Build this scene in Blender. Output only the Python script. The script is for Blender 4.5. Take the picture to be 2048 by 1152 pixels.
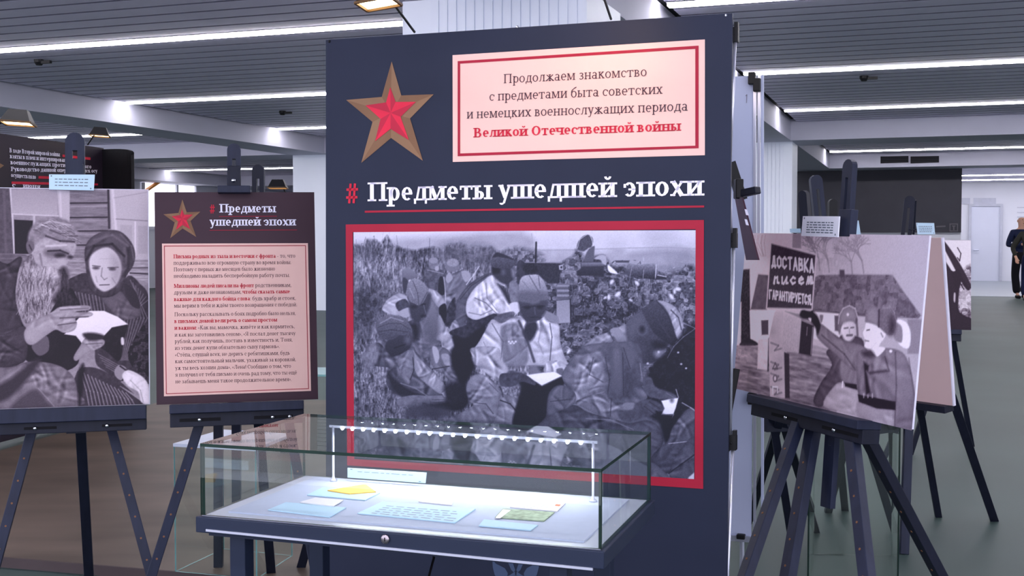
import bpy, math, random
import numpy as np
from mathutils import Vector, Matrix, Euler
random.seed(7); RNG=np.random.default_rng(11)
for o in list(bpy.data.objects): bpy.data.objects.remove(o,do_unlink=True)
scene=bpy.context.scene; COL=scene.collection
# ------------------------------------------------------------ camera, world, exposure
F=2350.0; PITCH=-0.040; CAMZ=1.3
cd=bpy.data.cameras.new('camera'); cam=bpy.data.objects.new('camera',cd); COL.objects.link(cam)
cam.location=(0,0,CAMZ); cam.rotation_euler=(math.pi/2+PITCH,0,0)
cd.sensor_width=36; cd.lens=F/2048*36; cd.clip_start=.05; cd.clip_end=200
scene.camera=cam
W=bpy.data.worlds.new('world'); scene.world=W; W.use_nodes=True
bg=W.node_tree.nodes['Background']; bg.inputs[0].default_value=(.84,.84,1.0,1); bg.inputs[1].default_value=2.6
scene.view_settings.view_transform='Standard'; scene.view_settings.look='None'
scene.view_settings.gamma=1; scene.view_settings.use_curve_mapping=False
scene.view_settings.exposure=0.0
STRIP=30.0; LED=60.0; LAMP=10.0
# ------------------------------------------------------------ helpers
def ray(x,y):
    u=(x-1024)/F; v=(y-576)/F
    return Vector((u,math.cos(PITCH)+v*math.sin(PITCH),math.sin(PITCH)-v*math.cos(PITCH)))
CAM=Vector((0,0,CAMZ))
def at(x,y,d):
    r=ray(x,y); return CAM+r*(d/r.y)
def onz(x,y,z):
    r=ray(x,y); return CAM+r*((z-CAMZ)/r.z)
def proj(P):
    q=Vector(P)-CAM; c,s=math.cos(PITCH),math.sin(PITCH)
    yc=q.y*c+q.z*s; zc=-q.y*s+q.z*c
    return 1024+F*q.x/yc, 576-F*zc/yc
PSI=math.radians(-19.5)
E1=Vector((math.cos(PSI),math.sin(PSI),0)); E2=Vector((-math.sin(PSI),math.cos(PSI),0)); EZ=Vector((0,0,1))
def R(u,v,z): return E1*u+E2*v+EZ*z
def lin(c):
    c=np.asarray(c,float)/255.; return np.where(c<=.04045,c/12.92,((c+.055)/1.055)**2.4)
MATS={}
def mat(name,rgb,rough=.6,metal=0,var=.06,scale=8,bump=0,spec=.22,emit=0,ecol=None,stretch=None):
    if name in MATS: return MATS[name]
    m=bpy.data.materials.new(name); m.use_nodes=True; nt=m.node_tree; b=nt.nodes['Principled BSDF']
    L=lin(rgb); tc=nt.nodes.new('ShaderNodeTexCoord'); n=nt.nodes.new('ShaderNodeTexNoise'); n.inputs['Scale'].default_value=scale
    mp=nt.nodes.new('ShaderNodeMapping'); nt.links.new(tc.outputs['Object'],mp.inputs[0]); nt.links.new(mp.outputs[0],n.inputs['Vector'])
    if stretch: mp.inputs['Scale'].default_value=stretch
    cr=nt.nodes.new('ShaderNodeValToRGB'); nt.links.new(n.outputs[0],cr.inputs[0])
    cr.color_ramp.elements[0].position=.3; cr.color_ramp.elements[1].position=.7
    cr.color_ramp.elements[0].color=(*(L*(1-var)),1); cr.color_ramp.elements[1].color=(*np.minimum(L*(1+var),1),1)
    nt.links.new(cr.outputs[0],b.inputs['Base Color'])
    b.inputs['Roughness'].default_value=rough; b.inputs['Metallic'].default_value=metal; b.inputs['Specular IOR Level'].default_value=spec
    if bump:
        bp=nt.nodes.new('ShaderNodeBump'); bp.inputs['Strength'].default_value=bump; n2=nt.nodes.new('ShaderNodeTexNoise'); n2.inputs['Scale'].default_value=scale*12
        nt.links.new(mp.outputs[0],n2.inputs['Vector']); nt.links.new(n2.outputs[0],bp.inputs['Height']); nt.links.new(bp.outputs[0],b.inputs['Normal'])
    if emit:
        b.inputs['Emission Color'].default_value=(*lin(ecol or rgb),1); b.inputs['Emission Strength'].default_value=emit
    MATS[name]=m; return m
def printmat(name,rough=.55):
    m=bpy.data.materials.new(name); m.use_nodes=True; nt=m.node_tree; b=nt.nodes['Principled BSDF']
    a=nt.nodes.new('ShaderNodeAttribute'); a.attribute_name='print'; nt.links.new(a.outputs['Color'],b.inputs['Base Color'])
    b.inputs['Roughness'].default_value=rough; b.inputs['Specular IOR Level'].default_value=.3; return m
def glassmat(name,tint,k=1.0):
    m=bpy.data.materials.new(name); m.use_nodes=True; nt=m.node_tree; nt.nodes.clear()
    o=nt.nodes.new('ShaderNodeOutputMaterial'); mx=nt.nodes.new('ShaderNodeMixShader'); t=nt.nodes.new('ShaderNodeBsdfTransparent'); g=nt.nodes.new('ShaderNodeBsdfGlossy')
    t.inputs[0].default_value=(*tint,1); g.inputs['Roughness'].default_value=.0; g.inputs[0].default_value=(.95,1,.98,1)
    f=nt.nodes.new('ShaderNodeFresnel'); f.inputs[0].default_value=1.5; mu=nt.nodes.new('ShaderNodeMath'); mu.operation='MULTIPLY'; mu.inputs[1].default_value=k
    geo=nt.nodes.new('ShaderNodeNewGeometry')
    iv=nt.nodes.new('ShaderNodeMath'); iv.operation='SUBTRACT'; iv.inputs[0].default_value=k; nt.links.new(geo.outputs['Backfacing'],iv.inputs[1]); cl=nt.nodes.new('ShaderNodeMath'); cl.operation='MAXIMUM'; cl.inputs[1].default_value=0; nt.links.new(iv.outputs[0],cl.inputs[0]); nt.links.new(f.outputs[0],mu.inputs[0]); nt.links.new(cl.outputs[0],mu.inputs[1]); nt.links.new(mu.outputs[0],mx.inputs[0]); nt.links.new(t.outputs[0],mx.inputs[1]); nt.links.new(g.outputs[0],mx.inputs[2]); nt.links.new(mx.outputs[0],o.inputs[0])
    return m
class MB:
    def __init__(s): s.v=[]; s.f=[]; s.mi=[]
    def add(s,vs,fs,mi=0):
        k=len(s.v); s.v+=[tuple(p) for p in vs]; s.f+=[tuple(k+i for i in f) for f in fs]; s.mi+=[mi]*len(fs); return s
    def box(s,c,a,b,n,mi=0,mis=None):
        """centre c, half-axis vectors a,b,n"""
        c=Vector(c); vs=[c+a*i+b*j+n*k for i in(-1,1) for j in(-1,1) for k in(-1,1)]
        fs=[(0,1,3,2),(4,6,7,5),(0,4,5,1),(2,3,7,6),(0,2,6,4),(1,5,7,3)]
        if a.cross(b).dot(n)<0: fs=[f[::-1] for f in fs]
        s.add(vs,fs,mi)
        if mis: s.mi[-6:]=mis
        return s
    def rbox(s,u0,u1,v0,v1,z0,z1,mi=0):
        return s.box(R((u0+u1)/2,(v0+v1)/2,(z0+z1)/2),E1*((u1-u0)/2),E2*((v1-v0)/2),EZ*((z1-z0)/2),mi)
    def bar(s,p,q,w,d,ref,mi=0):
        p,q=Vector(p),Vector(q); t=(q-p); L=t.length/2; t.normalize(); ref=Vector(ref); a=(ref-t*ref.dot(t)).normalized(); b=t.cross(a)
        return s.box((p+q)/2,a*(w/2),b*(d/2),t*L,mi)
    def prism(s,pts,off,mi=0):
        n=len(pts); pts=[Vector(p) for p in pts]; off=Vector(off)
        k=pts+[p+off for p in pts]
        fs=[tuple(range(n))[::-1],tuple(range(n,2*n))]+[(i,(i+1)%n,n+(i+1)%n,n+i) for i in range(n)]
        return s.add(k,fs,mi)
    def tube(s,pts,r,seg=10,mi=0,cap=True):
        pts=[Vector(p) for p in pts]; rr=r if isinstance(r,(list,tuple)) else [r]*len(pts)
        k=len(s.v); n=len(pts)
        for i,p in enumerate(pts):
            t=(pts[min(i+1,n-1)]-pts[max(i-1,0)]).normalized(); a=t.orthogonal().normalized() if i==0 else (a-t*a.dot(t)).normalized(); b=t.cross(a)
            for j in range(seg):
                an=2*math.pi*j/seg; s.v.append(tuple(p+(a*math.cos(an)+b*math.sin(an))*rr[i]))
        for i in range(n-1):
            for j in range(seg):
                j2=(j+1)%seg; s.f.append((k+i*seg+j,k+i*seg+j2,k+(i+1)*seg+j2,k+(i+1)*seg+j)); s.mi.append(mi)
        if cap:
            s.f.append(tuple(k+j for j in range(seg))[::-1]); s.f.append(tuple(k+(n-1)*seg+j for j in range(seg))); s.mi+=[mi,mi]
        return s
    def ball(s,c,r,seg=10,rings=6,mi=0,sc=(1,1,1)):
        c=Vector(c); k=len(s.v); s.v.append(tuple(c+Vector((0,0,r*sc[2]))))
        for i in range(1,rings):
            th=math.pi*i/rings
            for j in range(seg):
                ph=2*math.pi*j/seg; s.v.append(tuple(c+Vector((r*sc[0]*math.sin(th)*math.cos(ph),r*sc[1]*math.sin(th)*math.sin(ph),r*sc[2]*math.cos(th)))))
        s.v.append(tuple(c-Vector((0,0,r*sc[2])))); e=len(s.v)-1
        for j in range(seg): s.f.append((k,k+1+j,k+1+(j+1)%seg)); s.f.append((e,e-seg+(j+1)%seg,e-seg+j)); s.mi+=[mi,mi]
        for i in range(rings-2):
            for j in range(seg):
                a=k+1+i*seg; s.f.append((a+j,a+seg+j,a+seg+(j+1)%seg,a+(j+1)%seg)); s.mi.append(mi)
        return s
    def make(s,name,m,parent=None,smooth=False,bevel=0):
        me=bpy.data.meshes.new(name); vs=np.array(s.v,dtype=float); c=(vs.min(0)+vs.max(0))/2; 
        if parent is None: c[2]=vs[:,2].min()
        me.from_pydata((vs-c).tolist(),[],s.f)
        ms=m if isinstance(m,(list,tuple)) else [m]
        for x in ms: me.materials.append(x)
        if len(ms)>1: me.polygons.foreach_set('material_index',s.mi)
        if smooth: me.polygons.foreach_set('use_smooth',[True]*len(me.polygons))
        me.update(); o=bpy.data.objects.new(name,me); COL.objects.link(o)
        if parent is not None:
            o.parent=parent; pw=WL[parent.name]; o.location=Vector(c)-pw; WL[o.name]=Vector(c)
        else: o.location=c; WL[o.name]=Vector(c)
        if bevel:
            b=o.modifiers.new('bevel','BEVEL'); b.width=bevel; b.segments=2; b.limit_method='ANGLE'
        return o
WL={}
def tag(o,label=None,cat=None,group=None,kind=None):
    if label: o['label']=label
    if cat: o['category']=cat
    if group: o['group']=group
    if kind: o['kind']=kind
    return o
def thing(name,loc,label,cat,group=None):
    o=bpy.data.objects.new(name,None); COL.objects.link(o); o.location=loc; o.empty_display_size=.1; WL[o.name]=Vector(loc)
    return tag(o,label,cat,group)
def struct(o): o['kind']='structure'; return o
class Plane:
    """board plane: origin O, in-plane axes a (right), b (up); n points to the viewer side"""
    def __init__(s,O,yaw,lean=0,roll=0):
        yaw,lean,roll=map(math.radians,(yaw,lean,roll))
        e=Vector((math.cos(yaw),math.sin(yaw),0)); nb=Vector((-math.sin(yaw),math.cos(yaw),0)); up=EZ*math.cos(lean)+nb*math.sin(lean)
        s.a=e*math.cos(roll)+up*math.sin(roll); s.b=-e*math.sin(roll)+up*math.cos(roll); s.n=s.a.cross(s.b); s.O=Vector(O)
    def hit(s,x,y,off=0):
        r=ray(x,y); O=s.O+s.n*off; return CAM+r*((O-CAM).dot(s.n)/r.dot(s.n))
    def uv(s,x,y):
        P=s.hit(x,y)-s.O; return P.dot(s.a),P.dot(s.b)
    def P(s,u,v,off=0): return s.O+s.a*u+s.b*v+s.n*off
    def box(s,mb,u0,u1,v0,v1,o0,o1,mi=0): return mb.box(s.P((u0+u1)/2,(v0+v1)/2,(o0+o1)/2),s.a*((u1-u0)/2),s.b*((v1-v0)/2),s.n*((o1-o0)/2),mi)
    def flat(s,mb,px,off,mi=0):
        pts=[s.P(*s.uv(*p),off) for p in px]; mb.add(pts,[tuple(range(len(pts)))[::-1]],mi); return mb
    def quadband(s,mb,outer,inner,off,mi=0):
        n=len(outer); vs=[s.P(*s.uv(*p),off) for p in outer]+[s.P(*s.uv(*p),off) for p in inner]
        mb.add(vs,[(i,n+i,n+(i+1)%n,(i+1)%n) for i in range(n)],mi)
# ------------------------------------------------------------ serif lettering drawn from strokes
def glyph(ch,T,t):
    q=[]; sr=T*.62
    def quad(x0,y0,x1,y1,w):
        dx,dy=x1-x0,y1-y0; L=math.hypot(dx,dy) or 1; nx,ny=-dy/L*w/2,dx/L*w/2
        q.append([(x0+nx,y0+ny),(x1+nx,y1+ny),(x1-nx,y1-ny),(x0-nx,y0-ny)])
    def h(x0,x1,y): q.append([(x0,y-t/2),(x1,y-t/2),(x1,y+t/2),(x0,y+t/2)])
    def v(x,y0=0,y1=1,s='bt',w=None):
        w=w or T; q.append([(x-w/2,y0),(x+w/2,y0),(x+w/2,y1),(x-w/2,y1)])
        if 'b' in s: h(x-w/2-sr,x+w/2+sr,y0+t/2)
        if 't' in s: h(x-w/2-sr,x+w/2+sr,y1-t/2)
    def arc(cx,cy,rx,ry,a0,a1,TT=None,tt=None):
        TT=TT or T; tt=tt or t; n=max(3,int(abs(a1-a0)/30))
        for i in range(n):
            A=math.radians(a0+(a1-a0)*i/n); B=math.radians(a0+(a1-a0)*(i+1)/n)
            o=lambda A:(cx+rx*math.cos(A),cy+ry*math.sin(A)); p=lambda A:(cx+(rx-TT)*math.cos(A),cy+(ry-tt)*math.sin(A))
            q.append([o(A),o(B),p(B),p(A)])
    l=ch
    if l=='п': v(.24);v(.92);h(.24,.92,1-t/2);w=1.16
    elif l=='н': v(.24);v(.92);h(.24,.92,.5);w=1.16
    elif l in 'ий':
        v(.24);v(.94);quad(.28,.12,.90,.88,t*1.3);w=1.18
        if l=='й': arc(.59,1.45,.27,.27,190,350,T*.6,t)
    elif l in 'шщ':
        v(.24);v(.8);v(1.36);h(.24,1.36,t/2);w=1.6
        if l=='щ': v(1.58,-.28,t,'',t*1.3)
    elif l=='ц': v(.24);v(.9);h(.24,1.1,t/2);v(1.14,-.28,t,'',t*1.3);w=1.22
    elif l=='т': v(.54,0,1,'b');h(.04,1.04,1-t/2);v(.04+t/2,.7,1,'',t);v(1.04-t/2,.7,1,'',t);w=1.08
    elif l=='г': v(.24);h(.2,.8,1-t/2);v(.8-t/2,.68,1,'',t);w=.86
    elif l=='м': v(.2,0,1,'bt',t*1.3);v(1.18);quad(.26,1,.66,.06,T);quad(.66,.06,1.12,1,t);w=1.42
    elif l=='л': v(.86,0,1,'bt');h(.36,.9,1-t/2);quad(.44,1,.3,.12,t*1.3);h(.04,.32,t/2+.02);w=1.1
    elif l=='д': h(.02,1.1,t/2);v(.86,0,1,'t');h(.38,.9,1-t/2);quad(.46,1,.26,.04,t*1.3);v(.05+t/2,-.25,.05,'',t*1.3);v(1.07-t/2,-.25,.05,'',t*1.3);w=1.12
    elif l in 'её':
        arc(.5,.5,.45,.5,0,310);h(.12,.93,.5);w=.98
        if l=='ё': v(.32,1.2,1.36,'');v(.66,1.2,1.36,'')
    elif l=='о': arc(.52,.5,.48,.5,0,360);w=1.04
    elif l=='с': arc(.5,.5,.45,.5,45,312);v(.85,.62,.9,'',T*.7);w=.94
    elif l=='э': arc(.42,.5,.45,.5,-135,135);h(.35,.85,.5);v(.09,.62,.88,'',T*.6);w=.94
    elif l=='а': v(.72,0,.75,'');h(.7,.98,t/2);arc(.46,.66,.34+T/4,.34,0,150);arc(.42,.29,.38,.29,0,360,T*.9);w=1.0
    elif l=='б': arc(.52,.46,.48,.5,0,360);arc(.62,.7,.58,.62,100,180);quad(.5,1.3,.95,1.5,T*.7);w=1.04
    elif l=='в': v(.24);arc(.46,.74,.34,.26,-90,90);arc(.5,.26,.4,.28,-90,90);h(.2,.5,.5);h(.2,.5,1-t/2);h(.2,.5,t/2);w=.98
    elif l=='ж': v(.72);quad(.72,.5,.18,.95,t*1.4);quad(.72,.5,.12,.04,T*.9);quad(.72,.5,1.26,.95,t*1.4);quad(.72,.5,1.32,.04,T*.9);h(0,.3,t/2);h(1.14,1.44,t/2);w=1.44
    elif l=='з': arc(.4,.74,.36,.26,-90,150);arc(.4,.27,.4,.28,-150,90);h(.28,.45,.5);w=.86
    elif l=='к': v(.24);quad(.3,.5,.8,.95,t*1.5);quad(.42,.58,.9,.04,T);h(.68,1.06,t/2);h(.6,.95,1-t/2);w=1.06
    elif l=='р': v(.24,-.42,1);arc(.56,.5,.44,.5,-180,180);w=1.04
    elif l=='у': quad(.2,.98,.54,.1,T);quad(.86,.98,.42,-.3,t*1.3);h(0,.4,1-t/2);h(.68,1.02,1-t/2);arc(.26,-.28,.18,.14,180,360,T*.6,t);w=1.0
    elif l=='х': quad(.2,.98,.82,.02,T);quad(.2,.02,.82,.98,t*1.3);h(0,.38,1-t/2);h(.66,1.02,1-t/2);h(0,.36,t/2);h(.62,1.04,t/2);w=1.04
    elif l=='ч': v(.88);v(.2,.45,1,'t');h(.2,.88,.45);w=1.1
    elif l=='ы': v(.24);arc(.46,.3,.36,.3,-90,90);h(.2,.48,t/2);h(.2,.48,.6-t/2);v(1.14);w=1.38
    elif l=='ь': v(.24);arc(.46,.3,.4,.3,-90,90);h(.2,.48,t/2);h(.2,.48,.6-t/2);w=.94
    elif l=='ъ': v(.44);h(.06,.44,1-t/2);arc(.66,.3,.4,.3,-90,90);h(.4,.68,t/2);h(.4,.68,.6-t/2);w=1.1
    elif l=='я': v(.8);arc(.48,.72,.4,.28,90,270);h(.44,.84,.46);h(.44,.84,1-t/2);quad(.52,.46,.2,.04,T*.8);h(.02,.3,t/2);w=1.06
    elif l=='ю': v(.24);h(.24,.62,.5);arc(.98,.5,.44,.5,0,360);w=1.48
    elif l=='ф': v(.72,-.42,1.42);arc(.42,.5,.38,.46,0,360);arc(1.02,.5,.38,.46,0,360);w=1.44
    elif l=='P': v(.22,0,1);arc(.46,.71,.4,.29,-90,90);h(.2,.48,1-t/2);h(.2,.48,.44);w=.92
    elif l=='A': quad(.5,.98,.86,.02,T);quad(.5,.98,.14,.02,t*1.3);h(.26,.74,.32);h(0,.3,t/2);h(.68,1.02,t/2);w=1.04
    elif l=='.': v(.2,0,.17,'');w=.38
    elif l==',': v(.2,-.12,.17,'');w=.38
    elif l==':': v(.2,0,.17,'');v(.2,.7,.87,'');w=.38
    elif l=='!': v(.2,0,.17,'');v(.2,.35,1.35,'');w=.4
    elif l=='-': h(.08,.6,.45);w=.66
    elif l=='«': quad(.3,.8,.1,.5,t);quad(.1,.5,.3,.2,t);quad(.58,.8,.38,.5,t);quad(.38,.5,.58,.2,t);w=.68
    elif l=='»': quad(.1,.8,.3,.5,t);quad(.3,.5,.1,.2,t);quad(.38,.8,.58,.5,t);quad(.58,.5,.38,.2,t);w=.68
    elif l=='#': quad(.32,0,.46,1.4,T*.6);quad(.68,0,.82,1.4,T*.6);quad(.08,.42,1.0,.42,T*.6);quad(.12,.98,1.06,.98,T*.6);w=1.12
    else: w=.5
    return w,q
def textpolys(s,T,t):
    x=0; out=[]
    for ch in s:
        if ch==' ': x+=.5; continue
        if ch.isupper():
            k=1.38; key={'Р':'P','А':'A'}.get(ch,ch.lower()); w,q=glyph(key,T*1.08/k,t/k)
            out+=[[(x+a*k,b*k) for a,b in p] for p in q]; x+=w*k+.06
        else:
            w,q=glyph(ch,T,t); out+=[[(x+a,b) for a,b in p] for p in q]; x+=w+.06
    return x,out
def write(pl,mb,s,x0,y0,x1,y1,xh,off,bold=False,mi=0):
    """text between two baseline pixels of the board, x-height in pixels"""
    T,t=(.30,.13) if bold else (.19,.10)
    wd,polys=textpolys(s,T,t); A=Vector(pl.uv(x0,y0)); B=Vector(pl.uv(x1,y1)); d=(B-A)/wd
    up=(Vector(pl.uv(x0,y0-xh))-A).length; up=Vector((-d.y,d.x)).normalized()*up
    for p in polys:
        vs=[]
        for a,b in p:
            c=A+d*a+up*b; vs.append(pl.P(c.x,c.y,off))
        ar=sum(p[i][0]*p[(i+1)%4][1]-p[(i+1)%4][0]*p[i][1] for i in range(4))
        f=(0,1,2,3) if ar>0 else (3,2,1,0)
        mb.add(vs,[f],mi)
# ------------------------------------------------------------ painter for printed photographs
def vnoise(h,w,sy,sx,seed):
    r=np.random.default_rng(seed); gy,gx=int(h/sy)+3,int(w/sx)+3; g=r.random((gy,gx))
    y=np.arange(h)/sy; x=np.arange(w)/sx; yi=y.astype(int); xi=x.astype(int); fy=(y-yi)[:,None]; fx=(x-xi)[None,:]
    fy=fy*fy*(3-2*fy); fx=fx*fx*(3-2*fx)
    a=g[yi][:,xi]; b=g[yi][:,xi+1]; c=g[yi+1][:,xi]; d=g[yi+1][:,xi+1]
    return (a*(1-fx)+b*fx)*(1-fy)+(c*(1-fx)+d*fx)*fy-.5
class Canvas:
    def __init__(s,pl,corners,nx,tf=None,seed=1):
        """corners px TL TR BR BL of the print on plane pl"""
        s.pl=pl; uv=[pl.uv(*c) for c in corners]
        s.u0=min(u for u,_ in uv[0::3]); s.u1=max(u for u,_ in uv[1:3]); s.v1=max(v for _,v in uv[:2]); s.v0=min(v for _,v in uv[2:])
        s.u0=(uv[0][0]+uv[3][0])/2; s.u1=(uv[1][0]+uv[2][0])/2; s.v1=(uv[0][1]+uv[1][1])/2; s.v0=(uv[2][1]+uv[3][1])/2
        s.w=nx; s.h=int(nx*(s.v1-s.v0)/(s.u1-s.u0)); s.g=np.full((s.h,s.w),128.)
        s.ppx=s.w/abs(corners[1][0]-corners[0][0]); s.T=(0,0,1); s.pxs=1
        s.tex={'fine':vnoise(s.h,s.w,2,2,seed),'med':vnoise(s.h,s.w,6,6,seed+1)+.5*vnoise(s.h,s.w,3,3,seed+2),'big':vnoise(s.h,s.w,30,34,seed+3)+.4*vnoise(s.h,s.w,12,12,seed+4),
          'grass':s.warp(vnoise(s.h,s.w,13,2.4,seed+5),7)*.75+s.warp(vnoise(s.h,s.w,6,3,seed+6),-9)*.6+.6*vnoise(s.h,s.w,24,20,seed+12)+.35*vnoise(s.h,s.w,2.5,2.5,seed+17),'leaf':np.sign(vnoise(s.h,s.w,7,8,seed+7))*np.abs(vnoise(s.h,s.w,4,5,seed+8))**.6+.5*vnoise(s.h,s.w,3,3,seed+9),
          'horiz':vnoise(s.h,s.w,3,26,seed+10)+.5*vnoise(s.h,s.w,2,8,seed+11)}
        # fold-like cloth texture
        yy,xx=np.mgrid[0:s.h,0:s.w]; n=vnoise(s.h,s.w,26,26,seed+13)*9+vnoise(s.h,s.w,12,12,seed+14)*3
        s.tex['cloth']=1.1*vnoise(s.h,s.w,9,16,seed+15)+.8*vnoise(s.h,s.w,20,7,seed+16)+.4*s.tex['med']+.2*s.tex['fine']
    def warp(s,a,k):
        yy,xx=np.mgrid[0:s.h,0:s.w]; dx=(k*3*vnoise(s.h,s.w,40,30,3)*(1+0*yy)+k*.04*(yy%60-30)*vnoise(s.h,s.w,60,40,4)).astype(int)
        return a[yy,np.clip(xx+dx,0,s.w-1)]
    def px(s,x,y):
        ox,oy,k=s.T; u,v=s.pl.uv(ox+x/k,oy+y/k)
        return (u-s.u0)/(s.u1-s.u0)*s.w,(s.v1-v)/(s.v1-s.v0)*s.h
    def smooth(s,P,n=5):
        out=[]; N=len(P)
        for i in range(N):
            p0,p1,p2,p3=(np.array(P[(i+j-1)%N],float) for j in range(4))
            for k in range(n):
                t=k/n; out.append(.5*((2*p1)+(-p0+p2)*t+(2*p0-5*p1+4*p2-p3)*t*t+(-p0+3*p1-3*p2+p3)*t**3))
        return out
    def P(s,pts,g,soft=1.2,sm=True,tex=None,amp=0,alpha=1,g2=None,ang=90):
        """fill polygon; g..g2 gradient along ang (90 = downwards)"""
        Q=[s.px(*p) for p in pts]
        if sm: Q=s.smooth(Q,4)
        Q=np.array(Q); m=soft+2
        x0,x1=int(max(0,Q[:,0].min()-m)),int(min(s.w,Q[:,0].max()+m+1)); y0,y1=int(max(0,Q[:,1].min()-m)),int(min(s.h,Q[:,1].max()+m+1))
        if x1<=x0 or y1<=y0: return
        yy,xx=np.mgrid[y0:y1,x0:x1]; xx=xx+.5; yy=yy+.5; ins=np.zeros(xx.shape,bool); d=np.full(xx.shape,1e9)
        N=len(Q)
        for i in range(N):
            ax,ay=Q[i]; bx,by=Q[(i+1)%N]; dx,dy=bx-ax,by-ay; L=dx*dx+dy*dy
            if L<1e-9: continue
            if ay!=by: ins^=((yy<ay)!=(yy<by))&(xx<(yy-ay)*dx/dy+ax)
            t=np.clip(((xx-ax)*dx+(yy-ay)*dy)/L,0,1); d=np.minimum(d,(xx-ax-t*dx)**2+(yy-ay-t*dy)**2)
        sd=np.where(ins,1,-1)*np.sqrt(d); a=np.clip(.5+sd/(2*soft),0,1)*alpha
        val=np.full(xx.shape,float(g))
        if g2 is not None:
            c,sn=math.cos(math.radians(ang)),math.sin(math.radians(ang)); pr=xx*c+yy*sn; qp=Q[:,0]*c+Q[:,1]*sn
            val=g+(g2-g)*np.clip((pr-qp.min())/(np.ptp(qp)+1e-6),0,1)
        if tex=='cloth':
            val=val+s.tex[tex][y0:y1,x0:x1]*amp*.35-20*np.exp(-np.clip(sd,0,99)/(3.2*s.pxs))+4
            area=ins.sum(); Qc=Q-Q.mean(0); ev,evec=np.linalg.eigh(Qc.T@Qc); th0=math.atan2(evec[1,1],evec[0,1]); L0=math.sqrt(area)
            rr=random.Random(int(area)+N)
            for k in range(min(26,3+int(area/420))):
                i=rr.randrange(N); f=rr.random()**.6; px_,py_=Q[i]*f+Q.mean(0)*(1-f); th=th0+rr.choice((rr.gauss(0,.35),rr.gauss(1.2,.3),rr.gauss(0,.9)))
                l=rr.uniform(.14,.34)*L0+4; w=rr.uniform(1.2,2.6)+L0*.012; c_,s_=math.cos(th),math.sin(th)
                a_=(xx-px_)*c_+(yy-py_)*s_; b_=-(xx-px_)*s_+(yy-py_)*c_-a_*a_/(l*6)*rr.choice((-1,1))
                val=val-(b_/w)*np.exp(-b_*b_/(2*w*w))*np.exp(-(a_/l)**4)*amp*rr.uniform(.5,1.0)*rr.choice((1,1,-1))
        elif tex: val=val+s.tex[tex][y0:y1,x0:x1]*amp
        s.g[y0:y1,x0:x1]=s.g[y0:y1,x0:x1]*(1-a)+val*a
    def L(s,pts,g,w=3,alpha=1,soft=None):
        """soft line of width w in crop px"""
        Q=[np.array(s.px(*p)) for p in pts]; k=s.ppx/s.T[2]*w/2; soft=soft or max(.7,k*.6)
        for i in range(len(Q)-1):
            ax,ay=Q[i]; bx,by=Q[i+1]; m=k+soft+2
            x0,x1=int(max(0,min(ax,bx)-m)),int(min(s.w,max(ax,bx)+m+1)); y0,y1=int(max(0,min(ay,by)-m)),int(min(s.h,max(ay,by)+m+1))
            if x1<=x0 or y1<=y0: continue
            yy,xx=np.mgrid[y0:y1,x0:x1]; dx,dy=bx-ax,by-ay; L=dx*dx+dy*dy+1e-9
            t=np.clip(((xx-ax)*dx+(yy-ay)*dy)/L,0,1); d=np.sqrt((xx-ax-t*dx)**2+(yy-ay-t*dy)**2)
            a=np.clip((k+soft-d)/(2*soft),0,1)*alpha; s.g[y0:y1,x0:x1]=s.g[y0:y1,x0:x1]*(1-a)+g*a
    def O(s,cx,cy,rx,ry,g,rot=0,**k):
        r=math.radians(rot); s.P([(cx+rx*math.cos(t)*math.cos(r)-ry*math.sin(t)*math.sin(r),cy+rx*math.cos(t)*math.sin(r)+ry*math.sin(t)*math.cos(r)) for t in np.linspace(0,2*math.pi,13)[:-1]],g,sm=False,**k)
    def make(s,name,parent,off,tintlo,tinthi,grain=6,gtint=None,gam=1.15,con=1.45):
        s.gam=gam
        g=np.clip(255*np.clip(((s.g-125)*con+118)/255,0,1)**s.gam+RNG.normal(0,grain,s.g.shape)*.6+s.tex['fine']*grain,0,255)/255.
        lo,hi=np.array(tintlo,float),np.array(tinthi,float); rgb=lo+(hi-lo)*g[...,None]
        if gtint is not None: rgb=rgb*gtint(np.linspace(0,1,s.w)[None,:],np.linspace(0,1,s.h)[:,None])
        rgb=lin(np.clip(rgb,0,255)); col=np.ones((s.h,s.w,4)); col[...,:3]=rgb
        u=s.u0+(np.arange(s.w))/(s.w-1)*(s.u1-s.u0); v=s.v1-(np.arange(s.h))/(s.h-1)*(s.v1-s.v0)
        U,V=np.meshgrid(u,v); O=np.array(s.pl.P(0,0,off)); c=np.array(s.pl.P((s.u0+s.u1)/2,(s.v0+s.v1)/2,off))
        co=O+U[...,None]*np.array(s.pl.a)+V[...,None]*np.array(s.pl.b)-c
        idx=np.arange(s.h*s.w).reshape(s.h,s.w); q=np.stack([idx[1:,:-1],idx[1:,1:],idx[:-1,1:],idx[:-1,:-1]],-1).reshape(-1,4)
        me=bpy.data.meshes.new(name); nf=len(q)
        me.vertices.add(s.h*s.w); me.vertices.foreach_set('co',co.reshape(-1)); me.loops.add(nf*4); me.loops.foreach_set('vertex_index',q.reshape(-1).astype(np.int32))
        me.polygons.add(nf); me.polygons.foreach_set('loop_start',(np.arange(nf)*4).astype(np.int32)); me.update(calc_edges=True)
        at_=me.color_attributes.new('print','FLOAT_COLOR','POINT'); at_.data.foreach_set('color',col.reshape(-1).astype(np.float32))
        me.materials.append(printmat('print_'+name)); o=bpy.data.objects.new(name,me); COL.objects.link(o); o.parent=parent; o.location=Vector(c)-WL[parent.name]; WL[o.name]=Vector(c)
        return o
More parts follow.
